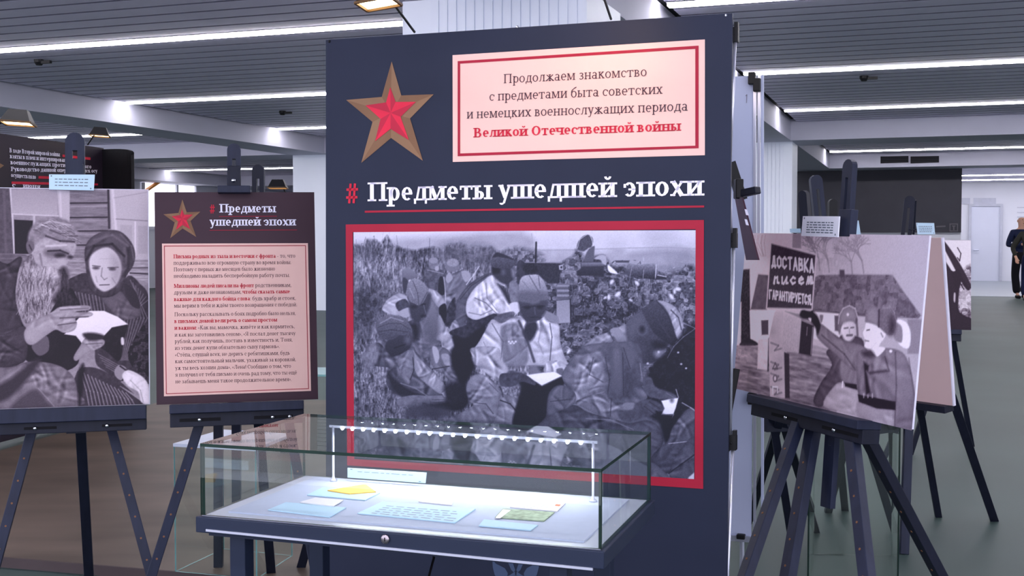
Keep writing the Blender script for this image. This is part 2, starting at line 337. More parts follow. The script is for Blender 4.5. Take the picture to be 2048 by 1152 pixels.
# ------------------------------------------------------------ the printed pictures
def paint_soldiers(c):
    A=(680,440,4.113);B=(1040,440,4.113);C=(680,700,4.113);D=(1040,700,4.113); P,L,O=c.P,c.L,c.O
    c.T=A
    P([(60,60),(3000,60),(3000,260),(60,260)],205,sm=False,g2=192)
    P([(60,240),(3000,240),(3000,420),(60,420)],180,sm=False,g2=160,tex='big',amp=25)
    P([(430,170),(900,130),(1500,100),(1500,260),(430,260)],172,soft=8,tex='big',amp=14)
    # grass field on the left
    P([(60,215),(130,205),(210,215),(220,160),(300,165),(340,190),(390,130),(440,200),(520,235),(620,250),(760,220),(850,240),(900,200),(1000,190),(1080,230),(1250,220),(1300,260),(1500,230),(1560,300),(1560,2200),(60,2200)],122,soft=3,sm=False,tex='grass',amp=88,g2=118)
    P([(130,330),(300,310),(520,330),(560,430),(520,520),(300,560),(130,540)],150,soft=30,tex='grass',amp=80,alpha=.7)
    P([(110,570),(250,540),(380,570),(450,620),(340,760),(280,900),(110,920)],88,soft=20,tex='leaf',amp=42,alpha=.8)
    P([(110,230),(210,220),(260,200),(260,300),(110,310)],95,soft=15,tex='leaf',amp=22,alpha=.7)
    P([(800,250),(1000,200),(1240,250),(1240,380),(1000,360),(820,330)],112,soft=16,tex='leaf',amp=26,alpha=.8)
    for i in range(120):
        x=random.uniform(110,560); y=random.uniform(200,620); d=random.uniform(-30,30); L([(x,y),(x+d*.5,y-random.uniform(25,80)),(x+d,y-random.uniform(60,130))],random.choice([170,165,190,80,95]),random.uniform(2,4),.5)
    L([(738,150),(738,230)],120,4); L([(700,240),(690,300),(740,250)],100,14,.5); L([(560,250),(640,300)],95,30,.5)
    # embankment on the right
    c.T=B
    P([(300,150),(1440,120),(1440,260),(300,260)],186,soft=20,alpha=.5,tex='big',amp=20)
    P([(1050,120),(1200,100),(1260,170),(1100,190)],165,soft=22,alpha=.6)
    P([(920,290),(1100,260),(1300,240),(1440,300),(1440,330),(1200,300),(980,305)],140,soft=12,alpha=.8)
    P([(1130,400),(1250,380),(1300,330),(1440,340),(1440,450),(1130,450)],150,soft=16,alpha=.7)
    L([(160,250),(430,245),(900,230),(1200,225),(1440,235)],160,7,.7)
    P([(-130,270),(60,240),(200,330),(60,500),(-130,500)],120,soft=8,tex='leaf',amp=50)
    P([(200,520),(250,420),(380,330),(430,300),(470,240),(560,330),(620,300),(700,300),(760,380),(900,370),(1000,420),(1250,450),(1320,420),(1445,440),(1445,1300),(200,1300)],104,soft=4,tex='leaf',amp=56)
    P([(430,680),(560,640),(760,700),(1000,680),(1010,760),(880,880),(700,900),(430,860)],76,soft=30,tex='leaf',amp=44,alpha=.8)
    P([(1150,470),(1440,450),(1440,780),(1340,800),(1200,640),(1020,560)],128,soft=25,tex='leaf',amp=66,alpha=.7)
    for i in range(420):
        x=random.uniform(230,1440); y=random.uniform(330,1060); a=random.uniform(0,6.28); r=random.uniform(8,26)
        L([(x,y),(x+r*math.cos(a),y+r*math.sin(a))],random.choice([165,175,150,195,60,55,75]),random.uniform(3,9),.6)
    for i in range(46):
        x=random.uniform(330,1400); y=random.uniform(420,900); d=random.uniform(-60,60)
        L([(x,y),(x+d*.3,y+random.uniform(30,60)),(x+d,y+random.uniform(70,160))],random.choice([160,145,175]),3,.6)
    for x,y,r in ((805,610,28),(730,635,22),(962,520,24),(755,510,22),(1245,630,26),(1300,570,24),(1270,590,20),(700,640,16),(400,1080,22),(910,660,16)): O(x,y,r,r*.6,205,rot=random.uniform(0,180),soft=2)
    # gun
    P([(470,240),(480,180),(520,135),(565,125),(600,160),(590,220),(560,235),(520,260)],98,tex='fine',amp=14)
    P([(530,320),(560,250),(610,215),(612,260),(600,340),(540,345)],112); L([(470,235),(490,160),(545,122)],190,5,.8); L([(575,130),(590,160),(600,210)],205,5,.9)
    P([(350,420),(400,330),(460,300),(500,350),(500,470),(420,520),(350,500)],120,tex='leaf',amp=50)
    P([(500,345),(690,345),(690,460),(470,460),(465,425),(500,400)],88,sm=False,g2=66); P([(505,352),(690,350),(690,380),(505,385)],142,sm=False,g2=104)
    P([(610,320),(660,290),(705,300),(710,370),(680,360),(660,330)],172); P([(725,370),(800,435),(785,445),(730,425)],215); P([(780,335),(900,335),(895,352),(790,352)],90,sm=False)
    L([(850,395),(900,440),(830,440)],100,16)
    P([(895,368),(1125,360),(1128,420),(1115,490),(1000,480),(865,430)],150,sm=False,g2=60,tex='fine',amp=18); L([(1118,364),(1112,480)],185,8); P([(1125,450),(1205,462),(1205,490),(1110,492)],70,sm=False); L([(1130,452),(1200,466)],200,6); P([(1130,400),(1190,370),(1210,400),(1170,430)],150)
    L([(920,380),(900,470)],160,4); L([(1015,410),(1010,480)],170,4)
    P([(20,350),(335,352),(325,522),(230,522),(150,450),(20,480)],72,sm=False,tex='fine',amp=12); L([(40,347),(330,352)],150,6); L([(132,185),(128,345)],52,13); L([(95,110),(108,250)],165,4)
    P([(320,375),(355,370),(355,410),(325,410)],190,sm=False); P([(332,384),(348,381),(348,400),(334,400)],60,sm=False)
    P([(-20,350),(30,350),(40,500),(-20,520)],80,tex='med',amp=20); O(85,400,60,40,60,tex='fine',amp=16)
    P([(305,525),(400,525),(405,655),(300,660)],128,sm=False)
    for k in range(6): L([(308,540+k*20),(400,540+k*20)],[165,90][k%2],8,.8)
    P([(300,660),(410,650),(415,845),(305,850)],150,sm=False,g2=160); L([(300,658),(410,650)],80,6); L([(413,650),(418,850)],60,10)
    P([(175,770),(200,742),(250,760),(310,795),(318,850),(250,835),(180,800)],142)
    # distant soldiers
    c.T=A
    P([(700,410),(780,400),(860,430),(850,560),(720,570)],105,tex='med',amp=30); O(770,360,40,50,132,tex='fine',amp=12); O(772,335,36,26,150); O(800,400,18,22,165)
    L([(720,410),(850,440)],165,8,.6)
    P([(860,500),(900,460),(1000,415),(1060,430),(1085,480),(1040,600),(960,720),(880,800),(840,700),(830,600)],122,tex='cloth',amp=26); O(925,375,56,55,130); O(930,352,50,34,152,tex='fine',amp=14)
    P([(870,480),(900,430),(930,480),(890,520)],160); P([(1000,425),(1060,425),(1080,480),(1030,510)],160)
    L([(1145,380),(1100,450),(1040,530)],195,8,.8); L([(855,470),(868,620),(872,780)],185,9,.8); P([(820,480),(850,480),(862,610),(810,600)],60)
    P([(1220,440),(1245,455),(1140,560),(1050,650),(1040,740),(1040,820),(1020,900),(965,900),(945,800),(955,700),(990,620),(1090,510)],106,tex='cloth',amp=18); L([(1220,450),(1080,540),(990,650)],70,8,.6)
    P([(900,700),(950,640),(950,800),(930,920),(890,880),(850,860)],75,tex='med',amp=30); P([(900,900),(950,820),(1000,910),(1040,960),(940,950)],150,tex='cloth',amp=25)
    P([(515,430),(535,402),(565,397),(610,425),(642,470),(560,500),(548,560),(520,540)],140,g2=105); P([(520,480),(560,500),(550,580),(525,600)],85)
    P([(362,700),(400,650),(480,605),(540,620),(560,650),(570,720),(470,790),(400,770),(350,740)],168,tex='cloth',amp=30); P([(460,690),(540,650),(580,730),(500,760)],88,tex='med',amp=20); P([(480,760),(570,720),(580,790),(520,800)],165)
    # soldier left of centre with a pointed cap
    P([(740,640),(800,700),(815,800),(835,950),(800,1060),(740,1130),(640,1130),(590,960),(560,860),(600,820),(690,810)],112,tex='cloth',amp=24)
    P([(730,565),(800,590),(850,640),(872,690),(815,720),(760,650)],165,tex='cloth',amp=30); P([(820,715),(870,690),(880,780),(850,860),(815,770)],50)
    P([(815,780),(870,870),(930,980),(945,1050),(930,1110),(860,1110),(830,1000),(790,970)],160,tex='cloth',amp=34); P([(740,640),(790,690),(812,800),(815,940),(760,1000),(720,900),(720,760)],136,soft=6,g2=105)
    P([(575,660),(640,640),(745,600),(745,690),(712,770),(650,835),(600,820),(572,740)],92,g2=78,soft=3); L([(640,700),(700,690)],48,12,.7); L([(690,700),(705,760)],130,7,.6); O(690,790,20,8,50,soft=3); O(610,715,22,10,52,soft=4)
    P([(555,570),(565,515),(610,485),(660,495),(715,545),(728,580),(700,660),(655,705),(620,690),(570,660)],148,g2=120,tex='fine',amp=10); L([(600,500),(640,600),(650,700)],85,7,.6); L([(575,560),(610,640)],175,8,.5); L([(720,590),(660,700)],80,6,.6)
    P([(560,860),(640,850),(650,960),(610,990),(590,900)],55,soft=6)
    # front left soldier, head
    P([(190,1152),(250,1040),(325,980),(330,900),(430,1000),(600,1000),(640,1152)],126,tex='cloth',amp=22)
    P([(400,980),(520,940),(600,950),(592,1030),(560,1110),(500,1155),(430,1150),(370,1060)],82,soft=3,g2=62); L([(450,1050),(540,1020)],45,12,.6); O(560,985,26,36,112,soft=6); L([(490,1095),(540,1085)],48,8,.6)
    P([(303,870),(330,815),(400,780),(480,790),(545,820),(590,885),(597,960),(560,965),(500,945),(430,985),(350,975),(310,925)],124,tex='fine',amp=12,g2=92); L([(320,880),(400,850),(500,850),(580,900)],88,8,.7); L([(330,850),(420,800),(520,830)],158,10,.6); L([(315,920),(420,900),(560,920)],75,7,.6)
    # soldier at the gun, white tunic
    P([(1045,760),(1130,815),(1270,770),(1290,800),(1200,870),(1190,960),(1090,1000),(1000,980),(900,930),(960,890),(1040,860)],72,tex='med',amp=26)
    P([(930,950),(1040,970),(1190,870),(1185,1000),(1100,1090),(1085,1170),(925,1170),(945,1050)],40,soft=3)
    P([(1040,700),(1062,630),(1110,560),(1180,500),(1250,455),(1310,505),(1360,600),(1395,680),(1440,700),(1480,740),(1420,800),(1340,780),(1270,768),(1190,800),(1120,822),(1060,800),(1040,760)],188,tex='cloth',amp=40)
    L([(1110,640),(1200,680),(1300,780)],110,8,.7); L([(1200,520),(1210,640),(1290,740)],128,9,.6); L([(1060,760),(1160,780),(1250,740)],125,9,.6); P([(1295,525),(1350,560),(1400,650),(1390,690),(1340,600)],70,soft=3); P([(1290,500),(1350,545),(1360,520),(1310,480)],205)
    P([(1258,385),(1320,395),(1420,385),(1440,440),(1425,500),(1380,535),(1310,510),(1262,450)],80,soft=3); P([(1255,385),(1300,380),(1320,430),(1262,440)],48,soft=3); O(1345,430,18,24,110,soft=4); P([(1410,400),(1440,420),(1440,460),(1420,470)],135,soft=3)
    P([(1248,318),(1300,285),(1390,300),(1445,345),(1430,375),(1400,400),(1330,400),(1253,385)],112,tex='fine',amp=10,g2=86); P([(1255,310),(1290,270),(1350,285),(1440,330),(1380,318),(1300,305)],72)
    P([(1395,520),(1440,500),(1470,560),(1470,690),(1420,700),(1395,620)],130,tex='med',amp=22); P([(1400,690),(1470,680),(1480,750),(1420,760)],195); P([(1270,800),(1400,755),(1440,770),(1400,830),(1290,870)],108,tex='med',amp=28)
    P([(1330,860),(1450,800),(1520,930),(1563,1152),(1340,1152)],122,tex='med',amp=22)
    # centre front soldier
    c.T=B
    P([(-268,880),(-225,815),(-150,850),(-60,800),(10,790),(60,835),(130,835),(200,800),(250,840),(320,860),(332,1000),(360,1100),(392,1170),(391,1190),(-395,1190),(-392,1090),(-330,990)],176,tex='cloth',amp=44)
    P([(-150,880),(-30,850),(20,930),(60,1000),(50,1190),(-120,1190),(-150,1020)],132,tex='cloth',amp=24,soft=3)
    P([(130,835),(145,900),(85,1000),(30,940),(50,860)],72,soft=3); L([(-10,830),(50,960),(115,1160)],78,22,.8); L([(-40,800),(30,1000),(90,1170)],150,8,.5); L([(245,850),(262,960),(245,1152)],100,9,.8); L([(-230,850),(-140,1000),(-160,1150)],112,9,.7); L([(-300,1000),(-260,1090)],130,8,.6); L([(180,860),(150,1000),(190,1100)],145,12,.5)
    for k in range(5): O(-90+k*14,1000+ (k%2)*14,8,7,205)
    P([(-5,660),(110,690),(218,655),(222,720),(205,765),(175,800),(120,838),(70,838),(15,790)],92,soft=3,g2=78); L([(20,715),(200,705)],60,12,.6); L([(118,715),(125,775)],120,9,.5); L([(85,800),(150,796)],55,8,.6); O(60,722,18,8,45,soft=4); O(165,718,18,8,45,soft=4)
    P([(0,500),(30,462),(100,450),(150,455),(200,510),(230,590),(222,640),(130,672),(0,668),(-8,580)],176,g2=118,tex='fine',amp=10); L([(75,455),(160,600)],110,9,.7); L([(150,460),(165,560)],95,7,.7); L([(20,500),(90,590),(110,600)],130,7,.6); P([(-5,590),(220,600),(222,640),(130,672),(0,668)],112,soft=5,alpha=.8)
    # front right soldier
    P([(430,1170),(455,1110),(520,1040),(620,960),(730,920),(800,885),(880,870),(910,1050),(960,1170)],160,tex='cloth',amp=28,g2=120)
    P([(690,1060),(740,1010),(800,985),(850,1060),(830,1170),(700,1170)],118,soft=5); P([(740,910),(800,885),(860,960),(870,1170),(830,1160),(800,1000)],150); L([(730,920),(770,990),(700,1070)],85,8,.8)
    P([(870,880),(920,800),(1000,745),(1050,800),(1120,930),(1220,1010),(1190,1060),(1180,1110),(1120,1170),(960,1170),(900,1060)],106,soft=2.5,tex='fine',amp=8,g2=72)
    P([(880,880),(930,820),(990,800),(1000,860),(940,960),(900,1000)],118,soft=12,alpha=.8); O(1008,903,42,50,112,soft=3); O(1005,900,22,28,58,soft=4); P([(1110,1090),(1150,1060),(1190,1070),(1150,1120),(1120,1120)],175,soft=6,alpha=.8); P([(1090,1010),(1140,1000),(1200,1020),(1180,1060),(1110,1050)],48,soft=6)
    P([(1000,742),(1050,700),(1110,658),(1180,680),(1240,760),(1275,860),(1290,960),(1260,1030),(1190,1000),(1100,925),(1045,830)],98,g2=62,tex='fine',amp=8); P([(1130,665),(1200,672),(1290,730),(1340,840),(1335,920),(1300,985),(1265,900),(1230,790),(1180,710)],165,tex='cloth',amp=26); L([(1240,740),(1300,800),(1325,900)],85,9,.8); L([(1120,660),(1200,760),(1265,900)],75,7,.8); L([(1090,700),(1150,850),(1240,980)],90,9,.5)
    P([(1215,1075),(1290,990),(1440,880),(1445,1620),(1060,1620),(1040,1300),(1110,1180),(1180,1125)],44,soft=5,tex='leaf',amp=26); L([(1440,890),(1340,960),(1260,1040),(1210,1130)],135,6,.8); L([(1340,845),(1440,890)],165,6,.7)
    # lower half, left
    c.T=C
    P([(205,20),(260,-20),(325,-60),(420,40),(520,30),(600,-30),(640,30),(720,90),(770,190),(870,300),(850,370),(720,380),(560,390),(450,350),(385,275),(395,190),(420,150),(290,130),(230,120)],104,tex='cloth',amp=34)
    P([(190,90),(210,10),(270,-50),(320,-20),(300,80),(240,160),(200,180)],132,tex='grass',amp=30,soft=6); P([(600,0),(640,50),(710,120),(800,210),(875,310),(830,360),(740,300),(640,210),(600,110)],150,tex='cloth',amp=40)
    P([(480,60),(600,0),(610,150),(570,280),(500,200)],130,tex='cloth',amp=26); P([(395,180),(480,250),(600,330),(720,380),(560,390),(440,340)],62,soft=5); L([(500,270),(620,310),(720,375)],140,10,.7); L([(600,60),(610,160),(580,240)],60,8,.7)
    P([(480,400),(600,370),(730,375),(850,372),(880,385),(880,420),(790,445),(680,430),(560,460),(480,450)],128,tex='med',amp=18); L([(760,405),(870,405)],80,5,.7); L([(740,425),(850,432)],85,5,.7)
    P([(840,355),(900,312),(948,252),(938,310),(946,368),(890,392),(860,385)],208,sm=False); L([(880,385),(930,320)],80,6,.8)
    P([(740,-10),(860,-20),(930,60),(920,130),(960,200),(972,245),(930,280),(860,200),(770,150)],122,tex='cloth',amp=26); P([(835,40),(880,30),(925,70),(920,125),(870,125),(850,90)],150,tex='med',amp=16); L([(760,155),(900,130)],60,8,.7); P([(760,-20),(800,-20),(820,60),(790,110)],168)
    P([(930,-20),(1095,-20),(1090,60),(1110,140),(1050,250),(1038,330),(1060,430),(1000,490),(880,500),(700,460),(880,420),(950,370),(975,250),(920,130)],44,soft=4,tex='big',amp=14)
    P([(860,300),(960,260),(1030,300),(1040,420),(960,470),(880,420)],56,soft=6,tex='med',amp=10)
    P([(560,470),(700,430),(900,490),(880,560),(560,560)],86,soft=8,tex='big',amp=16)
    P([(1085,-20),(1300,-20),(1330,90),(1402,160),(1385,230),(1330,262),(1230,210),(1120,120),(1090,50)],164,tex='cloth',amp=48)
    P([(1335,245),(1400,170),(1480,190),(1563,225),(1640,270),(1640,330),(1560,330),(1420,280)],98,tex='med',amp=22,soft=2)
    P([(1040,320),(1060,250),(1120,200),(1220,220),(1300,300),(1325,400),(1310,500),(1270,590),(1100,640),(880,600),(900,560),(1000,510),(1095,450),(1060,400)],142,tex='cloth',amp=34,g2=118); L([(1110,430),(1200,440),(1260,520)],85,8,.7); L([(1230,270),(1300,340)],100,9,.6)
    P([(1320,370),(1420,380),(1510,430),(1550,520),(1600,600),(1280,620),(1300,500)],134,tex='cloth',amp=26); L([(1320,410),(1400,440),(1450,500)],60,10,.8); L([(1340,380),(1320,300)],70,12,.6); P([(1330,250),(1420,270),(1480,300),(1400,320),(1330,300)],160,soft=4,alpha=.6)
    P([(140,620),(1600,600),(2000,620),(2000,1000),(140,1000)],100,soft=6,tex='cloth',amp=40); P([(600,720),(760,690),(940,810),(930,1000),(600,1000)],126,soft=10,tex='cloth',amp=20)
    P([(1090,790),(1290,800),(1320,1000),(1180,1000)],135,soft=4,tex='cloth',amp=20)
    # lower half, right
    c.T=D
    P([(-60,620),(10,330),(0,250),(120,250),(180,292),(340,220),(360,290),(245,350),(225,500),(215,620),(100,660)],40,soft=3,tex='big',amp=10)
    P([(-160,200),(-80,190),(20,190),(120,250),(120,290),(20,260),(-60,300),(-160,290)],90,tex='med',amp=22)
    P([(205,130),(230,95),(330,90),(392,140),(370,190),(340,215),(290,180),(200,182)],178,tex='cloth',amp=44); P([(300,160),(350,150),(360,200),(320,210)],120)
    P([(58,205),(190,186),(285,178),(345,212),(180,292),(118,252)],226,sm=False,g2=210); L([(118,252),(180,292),(345,214)],120,4)
    P([(200,560),(240,500),(440,450),(560,510),(750,560),(900,600),(1030,575),(1120,610),(1165,690),(1172,770),(1100,890),(1060,960),(700,760),(300,720),(100,680)],88,tex='cloth',amp=26,g2=98)
    P([(700,640),(900,600),(1060,580),(1150,640),(1172,760),(1080,900),(1060,780),(900,690)],100,soft=10,tex='cloth',amp=20); L([(540,560),(740,570),(930,650)],140,8,.6)
    P([(345,205),(420,80),(520,-30),(690,-60),(760,-60),(960,-60),(1010,110),(985,250),(1050,390),(960,440),(840,440),(740,425),(700,350),(560,400),(440,440),(380,300)],118,tex='cloth',amp=36)
    P([(450,150),(520,60),(600,20),(690,110),(700,280),(600,340),(450,430),(440,280)],140,soft=5,tex='cloth',amp=46); L([(600,60),(570,200),(680,260)],90,10,.6); L([(455,430),(560,380),(690,340)],165,6,.6)
    P([(700,-40),(940,-40),(1005,60),(960,330),(880,420),(740,370),(725,180)],104,soft=14,tex='med',amp=10,g2=84); P([(765,10),(830,20),(842,360),(742,330),(760,200)],122,soft=5,g2=104); L([(842,20),(850,370)],66,7,.6); L([(700,60),(735,240),(720,350)],70,10,.5); P([(860,0),(960,20),(910,160)],112,soft=4); L([(850,-20),(905,150)],70,7,.6); L([(985,110),(1005,250)],150,9,.6)
    P([(455,430),(540,385),(650,360),(750,395),(850,440),(935,432),(955,480),(860,560),(740,560),(620,520),(540,480)],122,tex='cloth',amp=36); L([(750,400),(740,540)],70,8,.6); P([(850,440),(935,432),(950,480),(900,500),(860,490)],135)
    P([(800,500),(920,490),(950,440),(1010,415),(1070,400),(1140,430),(1188,470),(1180,505),(1120,500),(1110,520),(1020,560),(860,590)],96,soft=2,tex='med',amp=14); L([(1060,420),(1150,480)],60,7,.6); L([(1050,440),(1140,500)],120,7,.5); L([(1020,460),(1100,520)],60,7,.6)
    P([(1005,270),(1030,225),(1080,225),(1115,300),(1220,340),(1290,378),(1262,425),(1215,410),(1120,400),(1040,370)],102,soft=2,tex='med',amp=14); L([(1200,350),(1275,395)],150,6,.5); P([(1160,415),(1250,400),(1302,392),(1282,470),(1262,525),(1160,532),(1188,480)],222,sm=False,g2=205); L([(1280,320),(1300,385)],170,6); L([(1170,535),(1260,528),(1240,570),(1180,560)],150,5,.7); O(1248,412,16,20,120,soft=3)
    P([(1150,530),(1260,560),(1300,500),(1300,560),(1215,760),(1170,680)],38,soft=4)
    P([(245,350),(330,285),(450,350),(445,440),(330,500),(225,530)],110,tex='cloth',amp=22); L([(250,420),(430,400)],70,7,.6)
    P([(1215,740),(1250,640),(1320,540),(1380,480),(1442,500),(1442,730),(1330,900),(1205,1015),(1100,940),(1080,880),(1150,800)],104,tex='cloth',amp=26,g2=86); L([(1330,430),(1400,470),(1442,500)],185,7,.8); L([(1220,765),(1400,745)],190,5,.8); P([(1330,800),(1442,720),(1442,1060),(1250,1060),(1240,960)],98,tex='cloth',amp=22); P([(1080,920),(1200,1010),(1220,1060),(1080,1060)],112,tex='cloth',amp=24); L([(1220,1010),(1440,850)],46,9,.7)
    P([(1380,1055),(1425,1010),(1442,1000),(1442,1065)],190); 
    for x,y in ((1325,115),(1365,150),(1140,15),(1300,20),(1050,110)): O(x,y,9,8,190)
def paint_couple(c):
    c.T=(0,360,2.503); P,L,O=c.P,c.L,c.O
    P([(-60,20),(760,20),(760,1160),(-60,1160)],150,sm=False,tex='med',amp=14)
    P([(-60,40),(55,40),(70,370),(-60,370)],98,sm=False,tex='med',amp=14); L([(52,45),(62,180),(72,370)],190,9); L([(20,60),(30,360)],120,12,.5)
    P([(60,50),(285,50),(290,180),(60,170)],158,sm=False,g2=172); L([(60,170),(290,180)],190,7); L([(170,175),(175,360)],185,10); P([(72,200),(165,205),(160,370),(76,370)],34,sm=False); P([(180,190),(290,190),(290,280),(180,280)],150,sm=False)
    P([(285,50),(350,55),(350,250),(300,240)],178,sm=False); L([(300,60),(306,230)],200,10,.6)
    P([(350,55),(545,55),(545,470),(350,470)],134,sm=False,tex='horiz',amp=22)
    for y in (118,190,258,328,398,462): L([(352,y-2),(535,y-4)],52,7,.9); L([(355,y+14),(530,y+12)],168,9,.5)
    L([(540,50),(545,240)],60,10,.9); P([(550,45),(750,45),(750,400),(670,400),(560,300)],182,sm=False); L([(562,50),(580,260)],205,12,.7); L([(580,195),(745,205)],150,6); P([(600,225),(660,228),(660,350),(600,340)],172,sm=False); P([(690,230),(738,232),(738,370),(690,370)],172,sm=False); L([(675,210),(675,380)],205,8); L([(570,90),(740,60)],150,5,.5)
    P([(640,410),(750,410),(750,520),(640,480)],165,sm=False,tex='horiz',amp=30); L([(640,440),(745,438)],100,6); L([(650,465),(745,470)],80,8)
    P([(-60,375),(130,375),(140,430),(-60,430)],118,tex='horiz',amp=30); P([(330,400),(460,400),(440,470),(330,500)],150,tex='horiz',amp=40)
    # woman
    P([(335,520),(380,480),(440,470),(480,550),(560,580),(640,480),(700,520),(742,580),(760,760),(755,1000),(620,960),(480,860),(420,760),(380,640)],76,tex='med',amp=22)
    for k in range(9): L([(375+k*17,560+k*3),(395+k*16,660)],[150,140][k%2],6,.6)
    for k in range(8): L([(650+k*13,500+k*14),(735-k*16,690),(640-k*6,900)],150,5,.55)
    P([(505,585),(600,555),(640,600),(695,620),(700,680),(640,700),(590,690),(560,660)],104,tex='cloth',amp=18); P([(620,520),(680,560),(700,640),(650,620)],66)
    P([(510,800),(560,730),(636,722),(620,800),(600,900),(540,890),(500,830)],46,tex='leaf',amp=12); P([(605,790),(618,790),(620,822),(606,822)],200)
    P([(640,860),(740,700),(760,760),(760,1010),(690,970)],58,tex='leaf',amp=50)
    P([(430,440),(424,350),(455,290),(530,255),(600,258),(655,310),(676,370),(665,430),(632,480),(608,545),(560,582),(500,585),(455,550),(438,500)],98,tex='cloth',amp=20,g2=78); L([(430,400),(470,330),(560,320),(620,380)],48,12,.7); L([(470,300),(560,275),(640,330)],130,12,.5); L([(640,350),(640,440),(600,500)],62,12,.6); L([(600,270),(655,330),(668,400)],128,8,.4)
    P([(447,440),(452,385),(490,350),(540,338),(580,365),(603,410),(606,460),(585,520),(545,552),(510,556),(472,520)],198,soft=2,g2=180,ang=0)
    P([(560,380),(603,410),(606,465),(580,525),(560,480)],160,soft=8,alpha=.7); L([(462,428),(500,432)],115,6,.8); L([(538,438),(590,436)],112,6,.8); O(480,441,15,6,75,soft=3); O(562,446,15,6,75,soft=3); L([(510,440),(505,480),(520,498),(535,490)],135,6,.7); L([(498,525),(545,523)],95,6,.8); L([(478,480),(485,510)],150,6,.5); L([(560,490),(575,515)],135,6,.5); L([(500,395),(570,392)],170,5,.5)
    P([(478,850),(520,850),(600,920),(645,950),(600,1010),(530,960),(482,920)],80,tex='med',amp=20)
    for k in range(5): L([(490+k*10,870+k*16),(600+k*6,930+k*14)],138,5,.6)
    P([(572,955),(595,925),(632,945),(610,1000),(580,985)],150); L([(600,930),(635,955),(612,1000)],40,8,.8)
    P([(385,960),(480,940),(590,1000),(690,1090),(720,1130),(390,1130)],78,tex='med',amp=14)
    for k in range(13): x=400+k*19; L([(x,955+k*9),(x+30,1050+k*4),(x+44,1125)],158,6,.7)
    for k in range(8): L([(600+k*14,1030+k*8),(700+k*4,1100+k*2)],158,5,.6)
    P([(610,980),(640,950),(700,975),(735,1010),(748,1060),(748,1125),(705,1110),(690,1060),(640,1030)],214,tex='cloth',amp=16); L([(650,1000),(700,1050),(715,1110)],165,6,.6)
    # man
    P([(-60,440),(40,420),(95,385),(112,400),(90,470),(80,600),(115,720),(135,760),(120,900),(-60,960)],76,tex='cloth',amp=20)
    P([(230,700),(290,600),(350,540),(390,600),(420,700),(400,860),(380,930),(280,960),(130,900),(160,780)],46,tex='big',amp=14); P([(165,820),(235,780),(245,850),(200,880),(165,850)],110)
    P([(150,340),(190,300),(250,290),(340,300),(382,312),(372,370),(360,385),(345,400),(330,425),(322,450),(290,452),(210,430),(160,400)],168,soft=2,tex='med',amp=16)
    P([(230,350),(300,345),(345,365),(330,392),(262,388),(225,375)],110,soft=5,alpha=.8); L([(240,355),(300,352),(340,368)],60,9,.8); O(300,378,24,10,52,soft=4); O(352,386,12,8,58,soft=3); P([(290,400),(325,395),(330,440),(300,445)],175,soft=4); L([(200,370),(210,430)],120,10,.6); L([(230,330),(330,325)],205,10,.6)
    P([(140,325),(142,270),(168,222),(215,196),(270,186),(320,196),(362,222),(388,252),(392,285),(376,312),(330,316),(285,296),(240,280),(205,296),(180,322),(158,345)],140,soft=3,tex='med',amp=26); L([(180,240),(250,205),(350,225)],195,10,.6); L([(230,280),(300,305),(370,308)],66,10,.7); L([(250,250),(330,280),(385,280)],82,9,.6)
    for i in range(46): t=random.random(); x=165+210*t; y=250-60*math.sin(math.pi*min(1,t+.15))+random.uniform(0,60)*(.5+t*.6); L([(x,y),(x+18,y+2),(x+36,y+14)],random.choice([190,175,90,100,205]),3,.5)
    P([(132,320),(145,305),(168,312),(172,345),(150,372),(134,350)],118); L([(146,325),(158,350)],66,7,.8)
    P([(100,470),(130,400),(160,370),(190,430),(260,440),(320,460),(340,500),(338,540),(300,520),(270,560),(245,640),(232,700),(180,690),(130,720),(95,640),(80,560)],138,tex='grass',amp=66)
    P([(190,440),(250,430),(290,450),(300,490),(230,500),(190,470)],170,soft=4,tex='grass',amp=40); P([(300,450),(330,440),(345,500),(350,570),(400,620),(330,630),(280,620),(260,600),(300,540)],72,soft=5,tex='grass',amp=40)
    for i in range(90):
        x=random.uniform(95,260); y=random.uniform(430,640); L([(x,y),(x+random.uniform(-14,10),y+30),(x+random.uniform(-20,14),y+70)],random.choice([185,195,170,75,90]),4,.5)
    P([(-60,790),(30,770),(120,730),(140,800),(130,900),(60,930),(-60,960)],86,tex='cloth',amp=22,g2=70); L([(0,800),(110,860)],56,10,.5)
    P([(322,772),(395,690),(450,655),(520,655),(590,685),(640,722),(560,738),(520,780),(440,768),(412,820),(380,780)],226,g2=205,sm=False)
    P([(122,760),(150,720),(200,690),(260,660),(300,635),(380,628),(440,628),(455,640),(440,652),(380,660),(455,662),(462,678),(430,688),(380,692),(385,720),(370,752),(320,765),(280,750),(230,780),(165,825),(130,810)],160,tex='cloth',amp=20); L([(300,650),(440,640)],108,6,.6); L([(300,690),(440,682)],96,7,.7); L([(290,725),(380,712)],96,7,.7); L([(300,640),(400,634)],205,5,.6)
    P([(368,885),(400,830),(430,790),(480,795),(520,800),(520,825),(480,850),(440,862),(385,905)],156,tex='cloth',amp=22); P([(415,770),(470,765),(520,780),(490,800),(440,800)],60,soft=3); L([(430,820),(510,815)],96,6,.6)
    P([(-60,960),(60,935),(150,908),(250,915),(320,940),(370,990),(390,1060),(398,1130),(-60,1160)],126,tex='cloth',amp=30); P([(-60,1060),(60,990),(160,905),(200,915),(60,1080),(-60,1120)],72,soft=5); P([(180,1050),(240,1110),(250,1140),(60,1150),(100,1090)],92,soft=4); L([(190,1040),(270,1130)],160,6,.5); P([(395,960),(420,930),(400,1130),(392,1060)],30,soft=4)
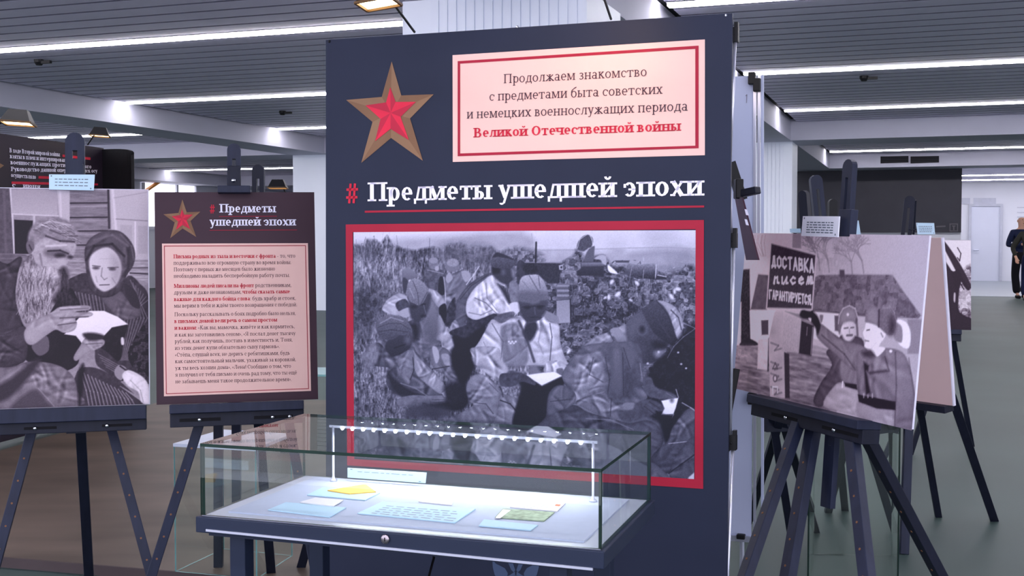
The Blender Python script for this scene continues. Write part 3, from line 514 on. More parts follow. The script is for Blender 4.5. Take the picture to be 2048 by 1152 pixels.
def paint_letterbox(c):
    c.T=(1460,440,2.618); P,L,O=c.P,c.L,c.O
    P([(-20,40),(1100,40),(1100,1160),(-20,1160)],212,sm=False,g2=140,ang=0)
    P([(600,60),(1100,60),(1100,520),(860,300),(600,280)],150,soft=60,alpha=.7)
    for bx,by in ((640,280),(520,270),(700,275),(470,260)):
        def br(x,y,a,l,w,n):
            x2,y2=x+l*math.cos(a),y-l*math.sin(a); L([(x,y),(x2,y2)],118,w,.75)
            if n:
                for k in range(3 if n>2 else 2): br(x2,y2,a+random.uniform(-.7,.7),l*random.uniform(.6,.85),w*.65,n-1)
        br(bx,by,math.pi/2+random.uniform(-.2,.2),62,7,5)
    P([(330,70),(374,70),(374,150),(328,150)],132,sm=False); P([(430,200),(540,120),(600,160),(560,260),(450,280)],150,soft=30,tex='leaf',amp=40,alpha=.5)
    for i in range(12): x=random.uniform(95,200); L([(x,80),(x-6,120),(x+random.uniform(0,40),190)],140,2.5,.7)
    P([(110,470),(150,285),(205,290),(195,470)],92,sm=False,tex='med',amp=12); P([(55,262),(105,258),(110,640),(60,650)],62,sm=False,tex='fine',amp=14); P([(40,430),(62,430),(60,600),(36,640)],205,sm=False); P([(60,640),(110,620),(150,655),(60,660)],60)
    P([(425,470),(445,300),(470,290),(600,286),(850,288),(905,370),(1000,500),(985,518),(870,510),(600,490)],98,sm=False,tex='leaf',amp=22); P([(575,262),(600,262),(602,300),(575,300)],80,sm=False); L([(430,474),(600,488),(870,512)],70,8,.7)
    P([(105,475),(240,475),(240,640),(170,650),(110,620)],222,sm=False); P([(165,525),(203,522),(203,600),(168,602)],78,sm=False); L([(160,518),(208,516),(208,606),(162,608),(160,518)],235,5,.8)
    P([(430,480),(575,492),(575,640),(520,640),(440,620)],218,sm=False); P([(548,500),(578,500),(578,585),(550,580)],90,sm=False); P([(470,500),(490,500),(480,540)],110)
    P([(-20,655),(150,660),(430,650),(560,690),(560,1160),(-20,1160)],122,sm=False,tex='horiz',amp=56); P([(30,690),(130,690),(120,720),(60,730)],165,soft=12,tex='leaf',amp=50,alpha=.7); P([(430,640),(520,660),(520,700),(430,690)],175,soft=10,alpha=.7)
    P([(930,520),(1010,520),(1000,700),(930,700)],118,sm=False); P([(870,530),(920,535),(945,590),(935,670),(880,640)],216); P([(862,540),(900,560),(900,640),(860,620)],120)
    P([(150,625),(206,618),(200,786),(145,778)],192,sm=False,tex='med',amp=14); L([(205,620),(200,785)],46,8,.8)
    P([(235,480),(280,480),(300,700),(312,935),(212,925),(205,700),(205,620)],178,sm=False,tex='big',amp=60); P([(285,690),(312,700),(315,935),(290,932)],66,sm=False)
    for y in (640,740,800,870): L([(215,y),(255,y+15),(235,y+40),(272,y+30)],96,7,.6)
    L([(238,745),(225,775),(250,775),(238,745)],90,5); O(238,828,12,20,90); O(238,828,6,12,200); L([(225,905),(225,870),(250,870),(250,900)],230,5)
    P([(288,490),(376,522),(364,696),(272,686)],176,sm=False,tex='fine',amp=10,g2=160); P([(376,520),(442,548),(428,712),(362,698)],62,sm=False); L([(376,522),(440,548)],130,5); P([(290,478),(400,500),(440,540),(376,518)],130,sm=False); L([(405,560),(402,600)],140,4,.7); L([(434,560),(424,700)],120,4)
    # second soldier
    P([(505,690),(560,650),(590,600),(690,620),(700,700),(670,840),(560,900),(480,975),(438,945),(478,850),(535,760)],78,tex='cloth',amp=14)
    P([(575,740),(660,700),(670,860),(590,850)],112,soft=3,tex='cloth',amp=12); P([(490,970),(545,870),(590,850),(680,880),(700,1000),(760,1045),(620,1010)],148,tex='cloth',amp=24); P([(600,850),(665,860),(668,888),(604,870)],42,sm=False); L([(590,845),(588,870)],220,6)
    P([(580,560),(600,540),(650,532),(658,575),(650,615),(622,636),(596,620)],206,g2=170,ang=0,soft=2); L([(598,565),(618,562)],80,5,.8); L([(632,562),(648,560)],80,5,.8); L([(612,602),(640,600)],70,7,.8); L([(625,570),(626,590)],130,5,.6)
    P([(568,505),(590,462),(625,446),(655,462),(670,510),(660,545),(640,530),(600,535),(585,560),(574,600),(566,560)],104,tex='fine',amp=12); P([(580,500),(600,470),(645,470),(655,520),(620,525),(585,540)],126,soft=4); O(618,495,6,7,220); L([(568,540),(572,500),(592,462),(625,447),(655,462),(670,512)],168,5,.7); L([(712,520),(718,468),(745,450),(775,470),(786,478),(802,450),(832,448),(858,482),(871,545)],158,5,.6); L([(662,520),(668,600)],80,10,.8)
    # raised arm and front soldier
    P([(452,590),(470,540),(540,590),(600,630),(690,655),(720,690),(680,760),(650,790),(560,710),(470,630)],112,tex='cloth',amp=16); L([(480,600),(600,700),(655,780)],78,6,.7)
    P([(366,495),(385,462),(420,455),(440,480),(462,505),(476,550),(462,600),(450,570),(430,540),(410,520),(380,515)],50,soft=2); P([(395,470),(430,455),(425,478)],150); P([(412,515),(426,515),(424,532)],230)
    P([(665,710),(700,680),(760,690),(820,670),(900,690),(940,760),(965,880),(975,1000),(955,1110),(850,1080),(700,1040),(690,960),(668,880)],114,tex='cloth',amp=14,g2=96)
    P([(680,950),(860,990),(870,1080),(960,1110),(940,1130),(700,1060)],130,soft=4,tex='cloth',amp=18); L([(865,690),(870,860),(862,1075)],84,7,.8); L([(935,720),(975,1000)],82,5,.6)
    P([(670,912),(760,930),(866,950),(866,992),(770,985),(676,950)],38,sm=False); 
    for x in (700,722,745): L([(x,908),(x,925)],190,5,.6)
    P([(700,740),(730,760),(725,795),(820,785),(832,790),(812,715),(835,790),(770,800),(735,806),(715,790),(738,905),(712,915)],58,soft=2,sm=False); O(842,686,7,7,225); P([(740,680),(780,665),(812,672),(790,700),(768,712)],226); P([(690,690),(740,680),(760,715),(710,720)],70,soft=3)
    P([(700,585),(708,570),(716,540),(745,530),(790,560),(815,590),(806,620),(790,640),(770,672),(735,672),(708,662),(712,635),(700,600)],236,soft=1.5,g2=216,ang=0); L([(716,575),(730,572)],75,5,.9); L([(708,628),(726,632)],110,6,.8); L([(765,640),(740,670)],180,6,.7); P([(785,585),(812,590),(800,625),(785,618)],205); L([(790,590),(800,610)],130,5)
    P([(709,520),(716,465),(745,447),(772,458),(785,475),(800,448),(830,446),(858,480),(872,550),(855,598),(825,600),(790,572),(760,548),(712,535)],104,tex='fine',amp=12); P([(720,520),(724,475),(748,458),(770,475),(772,545),(740,535)],124,soft=4); L([(780,470),(778,555)],64,8,.8); P([(840,500),(868,540),(856,596),(830,590)],70,soft=5); L([(800,460),(835,455)],140,8,.5)
    # sign
    P([(215,118),(456,180),(434,472),(190,466)],190,sm=False); P([(219,126),(449,186),(428,465),(197,459)],70,sm=False,tex='fine',amp=6)
    def word(letters,x0,y0,x1,y1,h0,h1,w):
        n=len(letters)
        for i,s in enumerate(letters):
            t=(i+.5)/n; cx=x0+(x1-x0)*t; by=y0+(y1-y0)*t; hh=h0+(h1-h0)*t; cw=(x1-x0)/n*.62
            for st in s: L([(cx-cw/2+a*cw,by-b*hh) for a,b in st],225,w,1,soft=.8)
    G={'Д':[[(0,-.1),(0,.05),(1,.05),(1,-.1)],[(.2,.05),(.45,1),(.7,1),(.85,.05)]],'О':[[(0,.2),(0,.8),(.5,1),(1,.8),(1,.2),(.5,0),(0,.2)]],'С':[[(1,.8),(.5,1),(0,.8),(0,.2),(.5,0),(1,.2)]],'Т':[[(0,1),(1,1)],[(.5,1),(.5,0)]],'А':[[(0,0),(.5,1),(1,0)],[(.2,.35),(.8,.35)]],'В':[[(0,0),(0,1),(.8,.9),(.8,.6),(0,.52),(.95,.4),(.95,.1),(0,0)]],'К':[[(0,0),(0,1)],[(1,1),(.1,.5),(1,0)]],'Г':[[(0,0),(0,1),(1,1)]],'Р':[[(0,0),(0,1),(.9,.9),(.9,.55),(0,.45)]],'Н':[[(0,0),(0,1)],[(1,0),(1,1)],[(0,.5),(1,.5)]],'И':[[(0,1),(0,0),(1,1),(1,0)]],'У':[[(0,1),(.5,.45)],[(1,1),(.5,.3),(.1,0)]],'Е':[[(1,1),(0,1),(0,0),(1,0)],[(0,.5),(.8,.5)]],'Я':[[(1,0),(1,1),(.1,.9),(.1,.6),(1,.5)],[(.5,.5),(0,0)]],
     'п':[[(0,.1),(.2,1),(.1,0)],[(.2,.8),(.7,1),(.7,.2),(1,.1)]],'и':[[(0,1),(0,.1),(.3,0),(.9,.9)],[(.9,1),(.8,.1),(1.1,.1)]],'с':[[(.9,.8),(.5,1),(0,.5),(.4,0),(.9,.2)]],'е':[[(0,.4),(.8,.7),(.5,1),(.1,.7),(.1,.2),(.5,0),(.9,.2)]],'м':[[(-.1,0),(.2,1),(.3,.1),(.6,1),(.7,.1),(1.1,.2)],[(.6,1),(.9,1),(1,.1)]]}
    word([G[k] for k in 'ДОСТАВКА'],216,240,442,274,50,66,8)
    word([G[k] for k in 'писем'],222,332,440,334,34,36,7.5)
    word([G[k] for k in 'ГАРАНТИРУЕТСЯ'],205,408,424,440,42,46,6); O(427,442,5,5,225)
def paint_silhouette(c):
    c.T=(1840,380,3.034); P,L,O=c.P,c.L,c.O
    P([(-400,200),(500,200),(500,1000),(-400,1000)],215,sm=False); P([(-400,290),(400,292),(400,305),(-400,303)],90,sm=False)
    P([(230,540),(340,470),(345,850),(240,850)],150,soft=4,tex='leaf',amp=90); P([(230,600),(300,590),(330,690),(250,700)],215,soft=8,alpha=.6)
    P([(125,310),(150,315),(230,430),(305,570),(300,600),(270,590),(190,440)],55); P([(115,380),(150,385),(160,450),(200,495),(235,480),(250,540),(235,620),(238,740),(330,790),(335,850),(180,850),(150,640)],35)
    P([(-400,330),(120,380),(180,850),(-400,850)],50); L([(225,350),(245,385),(238,430),(225,410)],70,6); L([(250,540),(290,600)],40,14); L([(240,560),(262,600)],50,7); P([(205,625),(215,630),(212,680),(203,670)],190)
# ------------------------------------------------------------ materials
M_panel=[mat('ceiling_panel_paint',(222,216,238),.5,0,.03,2),mat('groove_shade',(104,104,124),.8)]  # panel sides take a darker colour as painted shade in the grooves
M_dark=mat('ceiling_void',(30,30,40),.8)
M_beam=mat('beam_plaster',(186,187,203),.7,0,.03,1.5)
M_white=mat('wall_paint',(206,208,218),.7,0,.02,1.5)
M_pillar=mat('pillar_cladding',(236,242,255),.45,0,.02,2)
M_strip=mat('light_strip',(255,252,250),.5,0,0,1,emit=STRIP,ecol=(255,250,255))
M_floor=mat('floor_vinyl',(60,76,74),.5,0,.16,.8,spec=.22)
M_floor2=mat('floor_far_tile',(140,148,155),.35,0,.04,1)
M_brown=mat('platform_vinyl',(94,82,74),.5,0,.30,1.3,stretch=(1,2.6,1),spec=.2)
M_brownedge=mat('platform_edge',(74,64,66),.6,0,.1,3)
M_door=mat('door_paint',(196,200,216),.5,0,.02,2)
M_grey=mat('grey_plate',(176,179,193),.5)
M_black=mat('black_plastic',(20,20,24),.45)
M_screen=mat('charcoal_wall_panel',(62,62,70),.5,0,.05,3)
M_sline=mat('faint_grey_print',(96,94,100),.5)
M_navy=mat('navy_laminate',(37,42,60),.5,0,.05,6,spec=.12)
M_wood=mat('painted_black_wood',(35,40,60),.45,0,.16,30,bump=.06,stretch=(1,1,.15),spec=.2)
M_wood2=mat('painted_black_wood_dark',(26,29,44),.5,0,.16,30,bump=.06,stretch=(1,1,.15),spec=.2)
M_bolt=mat('zinc_bolt',(225,228,235),.2,1,.02)
M_hole=mat('bare_peg_hole',(120,84,60),.7)
M_slot=mat('slot_shadow',(14,14,20),.8)
M_alu=mat('aluminium_tube',(205,208,225),.3,.7,.02)
M_white2=mat('white_laminate',(176,184,210),.45,0,.02,3)
M_paper=mat('card_paper',(186,214,232),.5,0,.01,4)
M_ink=mat('grey_ink',(108,118,132),.6)
M_red=mat('crimson_print',(152,24,50),.55,0,.04,10)
M_pink=mat('rose_print',(220,182,174),.6,0,.01,10)
M_text=mat('brown_black_print',(78,56,66),.6)
M_textred=mat('red_text_print',(186,34,58),.6)
M_wtext=mat('white_print',(232,230,248),.6)
M_gold=mat('old_gold_print',(114,84,62),.55,0,.10,14)
M_gold2=mat('light_gold_print',(128,98,74),.55,0,.06,14)
M_star=mat('star_red_light',(200,32,62),.5,0,.06,20)
M_star2=mat('star_red_dark',(168,28,56),.5,0,.06,20)
M_aub=mat('aubergine_laminate',(56,36,48),.5,0,.06,6)
M_emb=mat('slate_print',(62,76,104),.6)
M_back=mat('bare_board_back',(206,178,178),.6,0,.03,5)
M_edge=mat('foam_board_edge',(228,226,244),.5)
GL=glassmat('clear_glass',(.965,.985,.975)); GE=mat('green_glass_edge',(6,40,32),.3,0,.2,20,spec=.25); GEL=mat('pale_glass_edge',(120,170,170),.2,0,.1,20)
# ------------------------------------------------------------ the hall
CZ=3.2; BZ=2.91
g=MB()
g.rbox(-24,38,-1.2,46,-.1,0); flo=struct(g.make('floor',M_floor))
g=MB(); g.rbox(-19.9,40,29.6,41,0,.006); o=g.make('trim_1',M_floor2); struct(o)
g=MB(); g.rbox(-21,42,-.6,46,CZ+.06,CZ+.14); ceil=struct(g.make('ceiling',M_dark))
# ceiling panels run along the light strips, in the bays between the long beams
strips=[.95,5.2,9.42,13.55,17.55,25.9,36.6,39.4]
def panels(u0,u1,v0,v1,stuff=False):
    v=v0; k=None; G=MB()
    while v<v1-.05:
        w=min(.3,v1-v)
        if not any(abs(v+w/2-s)<.22 for s in strips):
            if stuff: (G.rbox(u0,u1,v+.02,v+w-.02,CZ,CZ+.05),G.mi.__setitem__(slice(-6,None),[0,0,1,1,0,1]))
            elif k is None or abs(w-.3)>1e-6: g=MB(); g.rbox(u0,u1,v+.02,v+w-.02,CZ,CZ+.05); g.mi=[0,0,1,1,0,1]; k=g.make('ceiling_panel',M_panel,ceil)
            else:
                o=bpy.data.objects.new('ceiling_panel',k.data); COL.objects.link(o); o.parent=ceil
                o.location=Vector(R((u0+u1)/2,v+w/2,CZ+.025))-WL['ceiling']
        else:
            s=[s for s in strips if abs(v+w/2-s)<.22][0]
            for a,b in ((v+.016,min(v+w-.016,s-.075)),(max(v+.016,s+.075),v+w-.016)):
                if b-a>.02: G.rbox(u0,u1,a,b,CZ,CZ+.05); G.mi[-6:]=[0,0,1,1,0,1]
        v+=w
    if G.f: tag(G.make('ceiling_panel',M_panel,ceil),kind='stuff')
panels(-2.0,32,5.1,28.2); panels(-10.4,-3.1,5.1,27.9)
panels(-2.0,32,-.6,5.1,True); panels(-10.4,-3.1,-.6,5.1,True); panels(-19.3,-11.4,-.6,28,True); panels(-10.4,32,28.2,40.8,True); panels(-19.3,-11.4,28,40.8,True)
n=0
for u0,u1 in ((-3.0,-2.1),(-11.3,-10.5),(-20.2,-19.4)):
    n+=1; g=MB(); g.rbox(u0,u1,-.6,40.9,BZ,CZ+.05); struct(g.make('beam_%d'%n,M_beam))
for u0,u1,v0,v1 in ((-2.1,32,19.3,20.4),(-10.5,-3.0,19.3,20.4),(-19.4,-11.3,19.3,20.4),(-2.1,32,27.0,28.0),(-10.5,-3.0,30,31),(-19.4,-11.3,30,31)):
    n+=1; g=MB(); g.rbox(u0,u1,v0,v1,BZ-.002,CZ+.05); struct(g.make('beam_%d'%n,M_beam))
for i,(a,b,v) in enumerate([(-2.0,20,9.42),(-10.4,-3.1,9.42),(-2.0,20,13.55),(-10.4,-3.1,13.55),(-2.0,26,17.55),(-10.4,-3.1,17.55),(-19.3,-11.4,17.55),(-2.0,28,25.9),(-10.4,-3.1,25.9),(-19.3,-11.4,26.9),(-6,30,36.6),(-6,30,39.4),
        (-6,30,30.2),(-6,30,32),(-10.4,20,5.2),(-10.4,20,.95),(-19.3,-11.4,9.42),(-19.3,-11.4,5.2)]):  # strips just past the vent beam are added unseen, to brighten the door wall
    lab=['near left','near right'][i%2]
    g=MB(); g.rbox(a,b,v-.045,v+.045,CZ-.018,CZ+.058); o=g.make('light_strip',M_strip); tag(o,'continuous white light line recessed between grooved ceiling panels','light',"light lines in the ceiling")
L=["first light line right of the pillar, nearest overhead","long bright light line over the left photographs, nearest in the left bay","second light line right of the navy banner, ending at the clamp","second light line left of the navy banner, starting at the long beam","third light line from the top on the right","third light line left of the navy banner, short piece above the easels","thin light line behind the floodlamp at far left","fourth light line on the right, above the two vents","","light line behind the tops of the two left easels","upper of the two far light lines above the white door wall","lower of the two far light lines above the white door wall"]
ls=[o for o in bpy.data.objects if o.name.startswith('light_strip')]; ls.sort(key=lambda o:o.name)
for o,t in zip(ls,L):
    if t: o['label']=t
for o,t in zip(ls[8:9]+ls[12:],['light line over the left bay, far back behind the cross beam','added unseen light line past the vent beam, brightening the door wall, nearer one','added unseen light line past the vent beam, brightening the door wall, farther one','light line directly above the exhibition, over the showcase','light line nearest the visitor, above the camera side','light line in the far left bay beyond the long beam, farther one','light line in the far left bay beyond the long beam, nearer one']): o['label']=t
# pillars with ribbed cladding
def pillar(i,u0,u1,v0,v1,ribu):
    g=MB(); g.rbox(u0,u1,v0,v1,0,BZ+.0); p=struct(g.make('pillar_%d'%i,M_pillar)); k=None
    for u in ribu:
        if k is None: g=MB(); g.rbox(u,u+.056,v0-.010,v0,0,BZ-.01); k=g.make('rib',M_pillar,p); base=u
        else:
            o=bpy.data.objects.new('rib',k.data); COL.objects.link(o); o.parent=p; o.location=k.location+E1*(u-base)
    return p
pillar(1,-3.36,-2.08,7.28,8.18,[-3.15+.064*i for i in range(17)])
pillar(2,-3.36,-2.1,19.55,20.35,[-3.0+.064*i for i in range(12)])
pillar(3,-11.3,-10.1,19.55,20.35,[])
# walls
g=MB(); g.rbox(-24,34,41,41.2,0,CZ+.05); wb=struct(g.make('wall_back',M_white))
g=MB(); g.rbox(-20.4,-20.2,20.5,41,0,BZ); struct(g.make('wall_left',M_white))
g=MB(); P0=at(1600,400,26.9); P1=at(1922,400,26.9)
ua=P0.dot(E1)-.3; ub=at(1922,400,26.6).dot(E1); vb=28.0
g.rbox(ua,ub,vb,vb+.2,0,BZ); wp=struct(g.make('wall_middle',M_white))
g=MB(); g.rbox(ua,ub,vb-.06,vb,1.49,BZ-.004); wpn=tag(g.make('wall_panel',M_screen),'large charcoal wall panel with a faint square emblem in its lower right corner','panel')
PW=Plane(R(ub,vb-.06,2.0),math.degrees(PSI))
g=MB()
for q in ([(1899,447),(1916,447),(1916,449),(1899,449)],[(1899,461),(1916,461),(1916,463),(1899,463)],[(1899,449),(1901,449),(1901,461),(1899,461)],[(1914,449),(1916,449),(1916,461),(1914,461)],[(1904,451),(1911,451),(1911,453),(1904,453)],[(1906,453),(1909,453),(1909,460),(1906,460)],[(1872,452),(1891,451),(1891,454),(1872,455)]): PW.flat(g,q,.012)
g.make('emblem',M_sline,wpn)
o=thing('air_vent',at(1820,319,26),'dark pair of slotted air vents on the beam above the charcoal wall panel','vent')
PV=Plane(R(5,26.995,3.0),math.degrees(PSI))
for a,b in ((1761,1817),(1821,1878)):
    g=MB(); PV.flat(g,[(a,313),(b,312),(b,325),(a,327)],.01); g.make('grille',mat('vent_dark',(22,22,28),.7),o)
    g=MB()
    for k in range(3):
        y=316+k*3.5; PV.flat(g,[(a+1,y),(b-1,y-.6),(b-1,y+.2),(a+1,y+.8)],.02)
    g.make('louvre',mat('louvre_dark',(46,46,54),.6),o)
# far door
PB=Plane(R(15,40.99,1.5),math.degrees(PSI))
g=MB(); uL,_=PB.uv(1942,500); uR,_=PB.uv(1999,500); 
zt=PB.hit(1970,413).z-1.5
PB.box(g,uL,uR,-1.5,zt,0,.05); d=struct(g.make('door_1',M_door))
g=MB()
for a,b,c_,e in ((uL-.08,uL,-1.5,zt+.08),(uR,uR+.08,-1.5,zt+.08),(uL,uR,zt,zt+.08)): PB.box(g,a,b,c_,e,0,.09)
g.make('door_frame',M_grey,d)
g=MB(); q=PB.uv(1944.5,500); g.tube([PB.P(q[0]+.06,q[1],.05),PB.P(q[0]+.06,q[1],.12),PB.P(q[0]+.2,q[1],.12)],.02); g.make('door_handle',M_alu,d)
g=MB(); PB.flat(g,[(1922,396),(1940,396),(1940,408),(1922,408)],.02); o=g.make('door_sign',M_grey); tag(o,'small grey sign plate on the white wall left of the door','sign')
g=MB(); PB.flat(g,[(1947,396),(1992,396),(1992,408),(1947,408)],.02); o=g.make('door_sign',M_grey); tag(o,'wide grey sign plate on the white wall above the door','sign')
for k,y in enumerate((414,424,433)):
    g=MB(); PB.flat(g,[(2034,y),(2060,y),(2060,y+1.6),(2034,y+1.6)],.02); o=g.make('wall_shelf_line',M_grey); tag(o,['topmost','middle','lowest'][k]+' thin grey line of wall print beside the bald man','sign','thin grey wall lines')
# window on the left wall
PLf=Plane(R(-20.2,27,2),math.degrees(PSI)+90)
g=MB(); q0=PLf.uv(283,400)[0]; q1=PLf.uv(389,400)[0]
PLf.box(g,q0,q1,-.3,BZ-2.0-.02,0,.03); w=struct(g.make('window_1',mat('window_daylight',(250,250,255),.5,emit=1.6,ecol=(250,246,255))))
g=MB()
for t in (0,.62,1): PLf.box(g,q0+(q1-q0)*t-.04,q0+(q1-q0)*t+.04,-.3,BZ-2.0-.02,.03,.09)
PLf.box(g,q0,q1,-.38,-.3,.03,.1); g.make('window_frame',M_white,w)
g=MB(); g.bar(PLf.hit(276,392,.1),PLf.hit(322,361,.1),.12,.05,PLf.n); g.make('sash_bar',mat('amber_bar',(220,150,70),.5),w)
# raised brown platform on the left
px=[(-200,1096),(0,1113),(330,1140),(700,1168),(700,800),(330,800),(165,853),(0,901),(-200,965)]
pts=[onz(x,y,.04) for x,y in px]; g=MB(); g.prism([(p.x,p.y,0) for p in pts][::-1],(0,0,.04)); 
o=g.make('floor_platform',M_brown); tag(o,'low brown vinyl platform under the two left easels','platform')
g=MB(); 
for a,b in ((0,1),(1,2),(2,3)):
    A,B=pts[a],pts[b]; g.bar((A.x,A.y-.006,.02),(B.x,B.y-.006,.02),.04,.01,EZ)
WLo=g.make('edge_strip',M_brownedge,o)
# small black fixtures on the ceiling
for x,y,t in ((78,125,'small black ceiling fixture below the long left light line'),(565,226,'small black ceiling fixture left of the navy banner'),(1728,157,'small black ceiling fixture between light lines on the right')):
    p=onz(x,y,CZ-.03); g=MB(); g.tube([p+EZ*.03,p],[.05,.05],12); g.tube([p+EZ*.0,p-EZ*.03],[.05,.03],12); g.box(p+E1*.09,E1*.06,E2*.02,EZ*.015); o=g.make('ceiling_sensor',M_black); tag(o,t,'sensor')
# ------------------------------------------------------------ the navy banner
PO=Plane((0,3.2,1.3),-20,.7)
ban=thing('exhibition_banner',PO.P(0,-1.29),'tall navy exhibition banner with red star, rose text box and large framed war photograph','banner')
UL,UR,VT=-.572,.592,.577; VB=-(1.3-.005)
g=MB(); PO.box(g,UL,UR,VB,VT,-.012,0); g.make('panel',M_navy,ban)
g=MB(); ow=[(905.5,110.5),(1410,79),(1410,310.5),(906,324)]; PO.flat(g,ow,.0015); bx=g.make('text_box',M_pink,ban)
g=MB(); PO.quadband(g,[(916,122.6),(1397.6,91.5),(1397.6,296.5),(916,312.6)],[(921,127.6),(1391,98),(1391,291.5),(921,307)],.0025); g.make('frame_line',M_red,bx)
g=MB()
write(PO,g,'Продолжаем знакомство',1007,167,1295,152.5,13.2,.0028)
write(PO,g,'с предметами быта советских',979,202,1326.5,187.5,13.2,.0028)
write(PO,g,'и немецких военнослужащих периода',934,237.5,1377,221.5,13.2,.0028)
g.make('lettering',M_text,bx)
g=MB(); write(PO,g,'Великой Отечественной войны',947.5,275,1362.5,261.5,13.6,.0028,True); tag(g.make('lettering',M_textred,bx),'bold red line of text')
g=MB(); write(PO,g,'Предметы ушедшей эпохи',736.5,402.5,1408,391,27,.0015,True); g.make('heading_lettering',M_wtext,ban)
g=MB(); write(PO,g,'#',691,407,720,406,28,.0015,True); g.make('hash_sign',M_textred,ban)
g=MB(); PO.flat(g,[(730,421.5),(1408.5,411),(1408.5,415),(730,425.5)],.0015); g.make('underline',M_red,ban)
SG=[(783.8,123),(803,191),(867.8,188.7),(820.5,237),(846,321.5),(782.6,276),(723,326),(745.5,244),(692.7,200),(764,194)]
SR=[(781.4,174.6),(792,204),(832.6,204),(802,234),(818.5,280.5),(781.8,258),(751,282.4),(762,238),(731.8,211),(773,205)]
def starprint(pl,parent,f=lambda p:p):
    c=f((782,226))
    def facets(pts,off,m1,m2,nm,par):
        g=MB(); n=len(pts)
        for i in range(n):
            tri=[f(pts[i]),f(pts[(i+1)%n]),c]; vs=[pl.P(*pl.uv(*p),off) for p in tri]; g.add(vs,[(2,1,0)],i%2)
        return g.make(nm,[m1,m2],par)
    a=facets(SG,.0015,M_gold2,M_gold,'star',parent); b=facets(SR,.0028,M_star2,M_star,'inner_star',a)
starprint(PO,ban)
g=MB(); PO.quadband(g,[(692,449),(1408,440),(1406.5,977.5),(694.7,930.5)],[(706,464.5),(1391.5,458.5),(1389.5,958),(709,918)],.0015); pf=g.make('photograph_frame',M_red,ban)
c=Canvas(PO,[(706,464.5),(1391.5,458.5),(1389.5,958),(709,918)],690,seed=5); paint_soldiers(c); c.make('printed_photograph',ban,.0014,(6,7,26),(216,216,240),7,gam=1.2)
for x,y in ((659,83),(1035,54),(1452,31)):
    g=MB(); p=PO.hit(x,y); g.ball(p+PO.n*.001,.004,8,6); g.make('rivet',M_black if x<1000 else M_bolt,ban)
# winged emblem at the foot
g=MB()
def mir(pts): PO.flat(g,pts,.0015); PO.flat(g,[(2*1032-x,y) for x,y in pts][::-1],.0015)
for q in ([(985,1118),(992,1127),(1010,1136),(1016,1146),(1014,1160),(1000,1160),(990,1150),(986,1135)],[(1016,1124),(1026,1126),(1031,1140),(1028,1144),(1023,1140)],[(1000,1158),(1020,1150),(1030,1143),(1031,1150),(1022,1160),(1018,1175)],[(1026,1156),(1032,1150),(1032,1175),(1026,1170)]): mir(q)
g.make('winged_emblem',M_emb,ban)
# folding frame behind the banner: tubes and black hinges at its right edge
fr=thing('folding_display_frame',PO.P(.6,-1.29,-.04),'aluminium folding frame with black hinges along the right edge of the navy banner','frame')
def fp(x,y,o=-.035): return PO.hit(x,y,o)
for a,b in (((1470,82),(1459,345)),((1459,345),(1462,478)),((1467,492),(1460,880)),((1466,892),(1455,1152))):
    g=MB(); q=fp(*b)
    if b[1]==1152: q=fp(*a)+(q-fp(*a))*((fp(*a).z-.02)/(fp(*a).z-q.z))
    g.tube([fp(*a),q],.0045,8); g.make('tube',M_alu,fr,True)
for x,y in ((1470,70),(1467,481),(1466,885)):
    g=MB(); p=fp(x,y); g.box(p,PO.a*.0095,PO.b*.019,PO.n*.012); g.box(p+PO.b*.024+PO.a*.004,PO.a*.005,PO.b*.008,PO.n*.01); g.box(p-PO.a*.011-PO.b*.01,PO.a*.004,PO.b*.012,PO.n*.01); g.ball(p+PO.n*.013-PO.a*.003,.003,8,5); g.make('hinge',M_black,fr,bevel=.002)
for v in (.3,-.3,-.9):
    g=MB(); g.tube([PO.P(-.5,v,-.035),PO.P(.585,v,-.035)],.004,8); g.make('cross_tube',M_alu,fr,True)
# white board behind
PWB=Plane(at(1500,600,3.95),-19.5)
wb_=thing('white_display_board',PWB.P(0,PWB.uv(1500,1083)[1]),'narrow white display board with a handwritten 1, behind the navy banner','board')
u1=PWB.uv(1506,600)[0]; vt=PWB.uv(1490,152)[1]; vbm=PWB.uv(1500,1072)[1]
g=MB(); PWB.box(g,u1-.42,u1,vbm,vt,-.01,0); g.make('panel',M_white2,wb_)
for x0,x1,x2,x3 in ((1507,1512,1507,1512),(1516,1521,1513,1518),(1523,1527,1523,1527)):
    a=PWB.hit((x0+x1)/2,150); b=PWB.hit((x2+x3)/2,1075 if x0!=1516 else 796); g=MB(); g.bar(a,b,.0085,.012,PWB.a); g.make('frame_rail',M_alu if x0!=1523 else M_white2,wb_)
g=MB(); PWB.box(g,u1-.42,u1+.002,vbm-.02,vbm,-.015,.01); g.make('bottom_rail',M_alu,wb_)
for x,y,w,h in ((1504,157,.012,.02),(1514,170,.012,.022),(1505,797,.015,.02),(1482,1073,.014,.008)):
    g=MB(); p=PWB.hit(x,y,.012); g.box(p,PWB.a*w,PWB.b*h,PWB.n*.012); g.make('clamp',M_black,wb_,bevel=.003)
g=MB(); a=PWB.hit(1491,192,.002); b=PWB.hit(1494,189,.002); c_=PWB.hit(1493,206,.002); g.bar(a,b,.0016,.001,PWB.n); g.bar(b,c_,.0016,.001,PWB.n); g.make('handwritten_one',M_text,wb_)
for k in (0,1):
    g=MB(); p=PWB.P(u1-.36+k*.33,vbm-.02); g.tube([p,Vector((p.x,p.y,.03))],.008,8); g.box(Vector((p.x,p.y,.015)),PWB.a*.015,PWB.n*.15,EZ*.015); g.make('foot',M_alu,wb_)
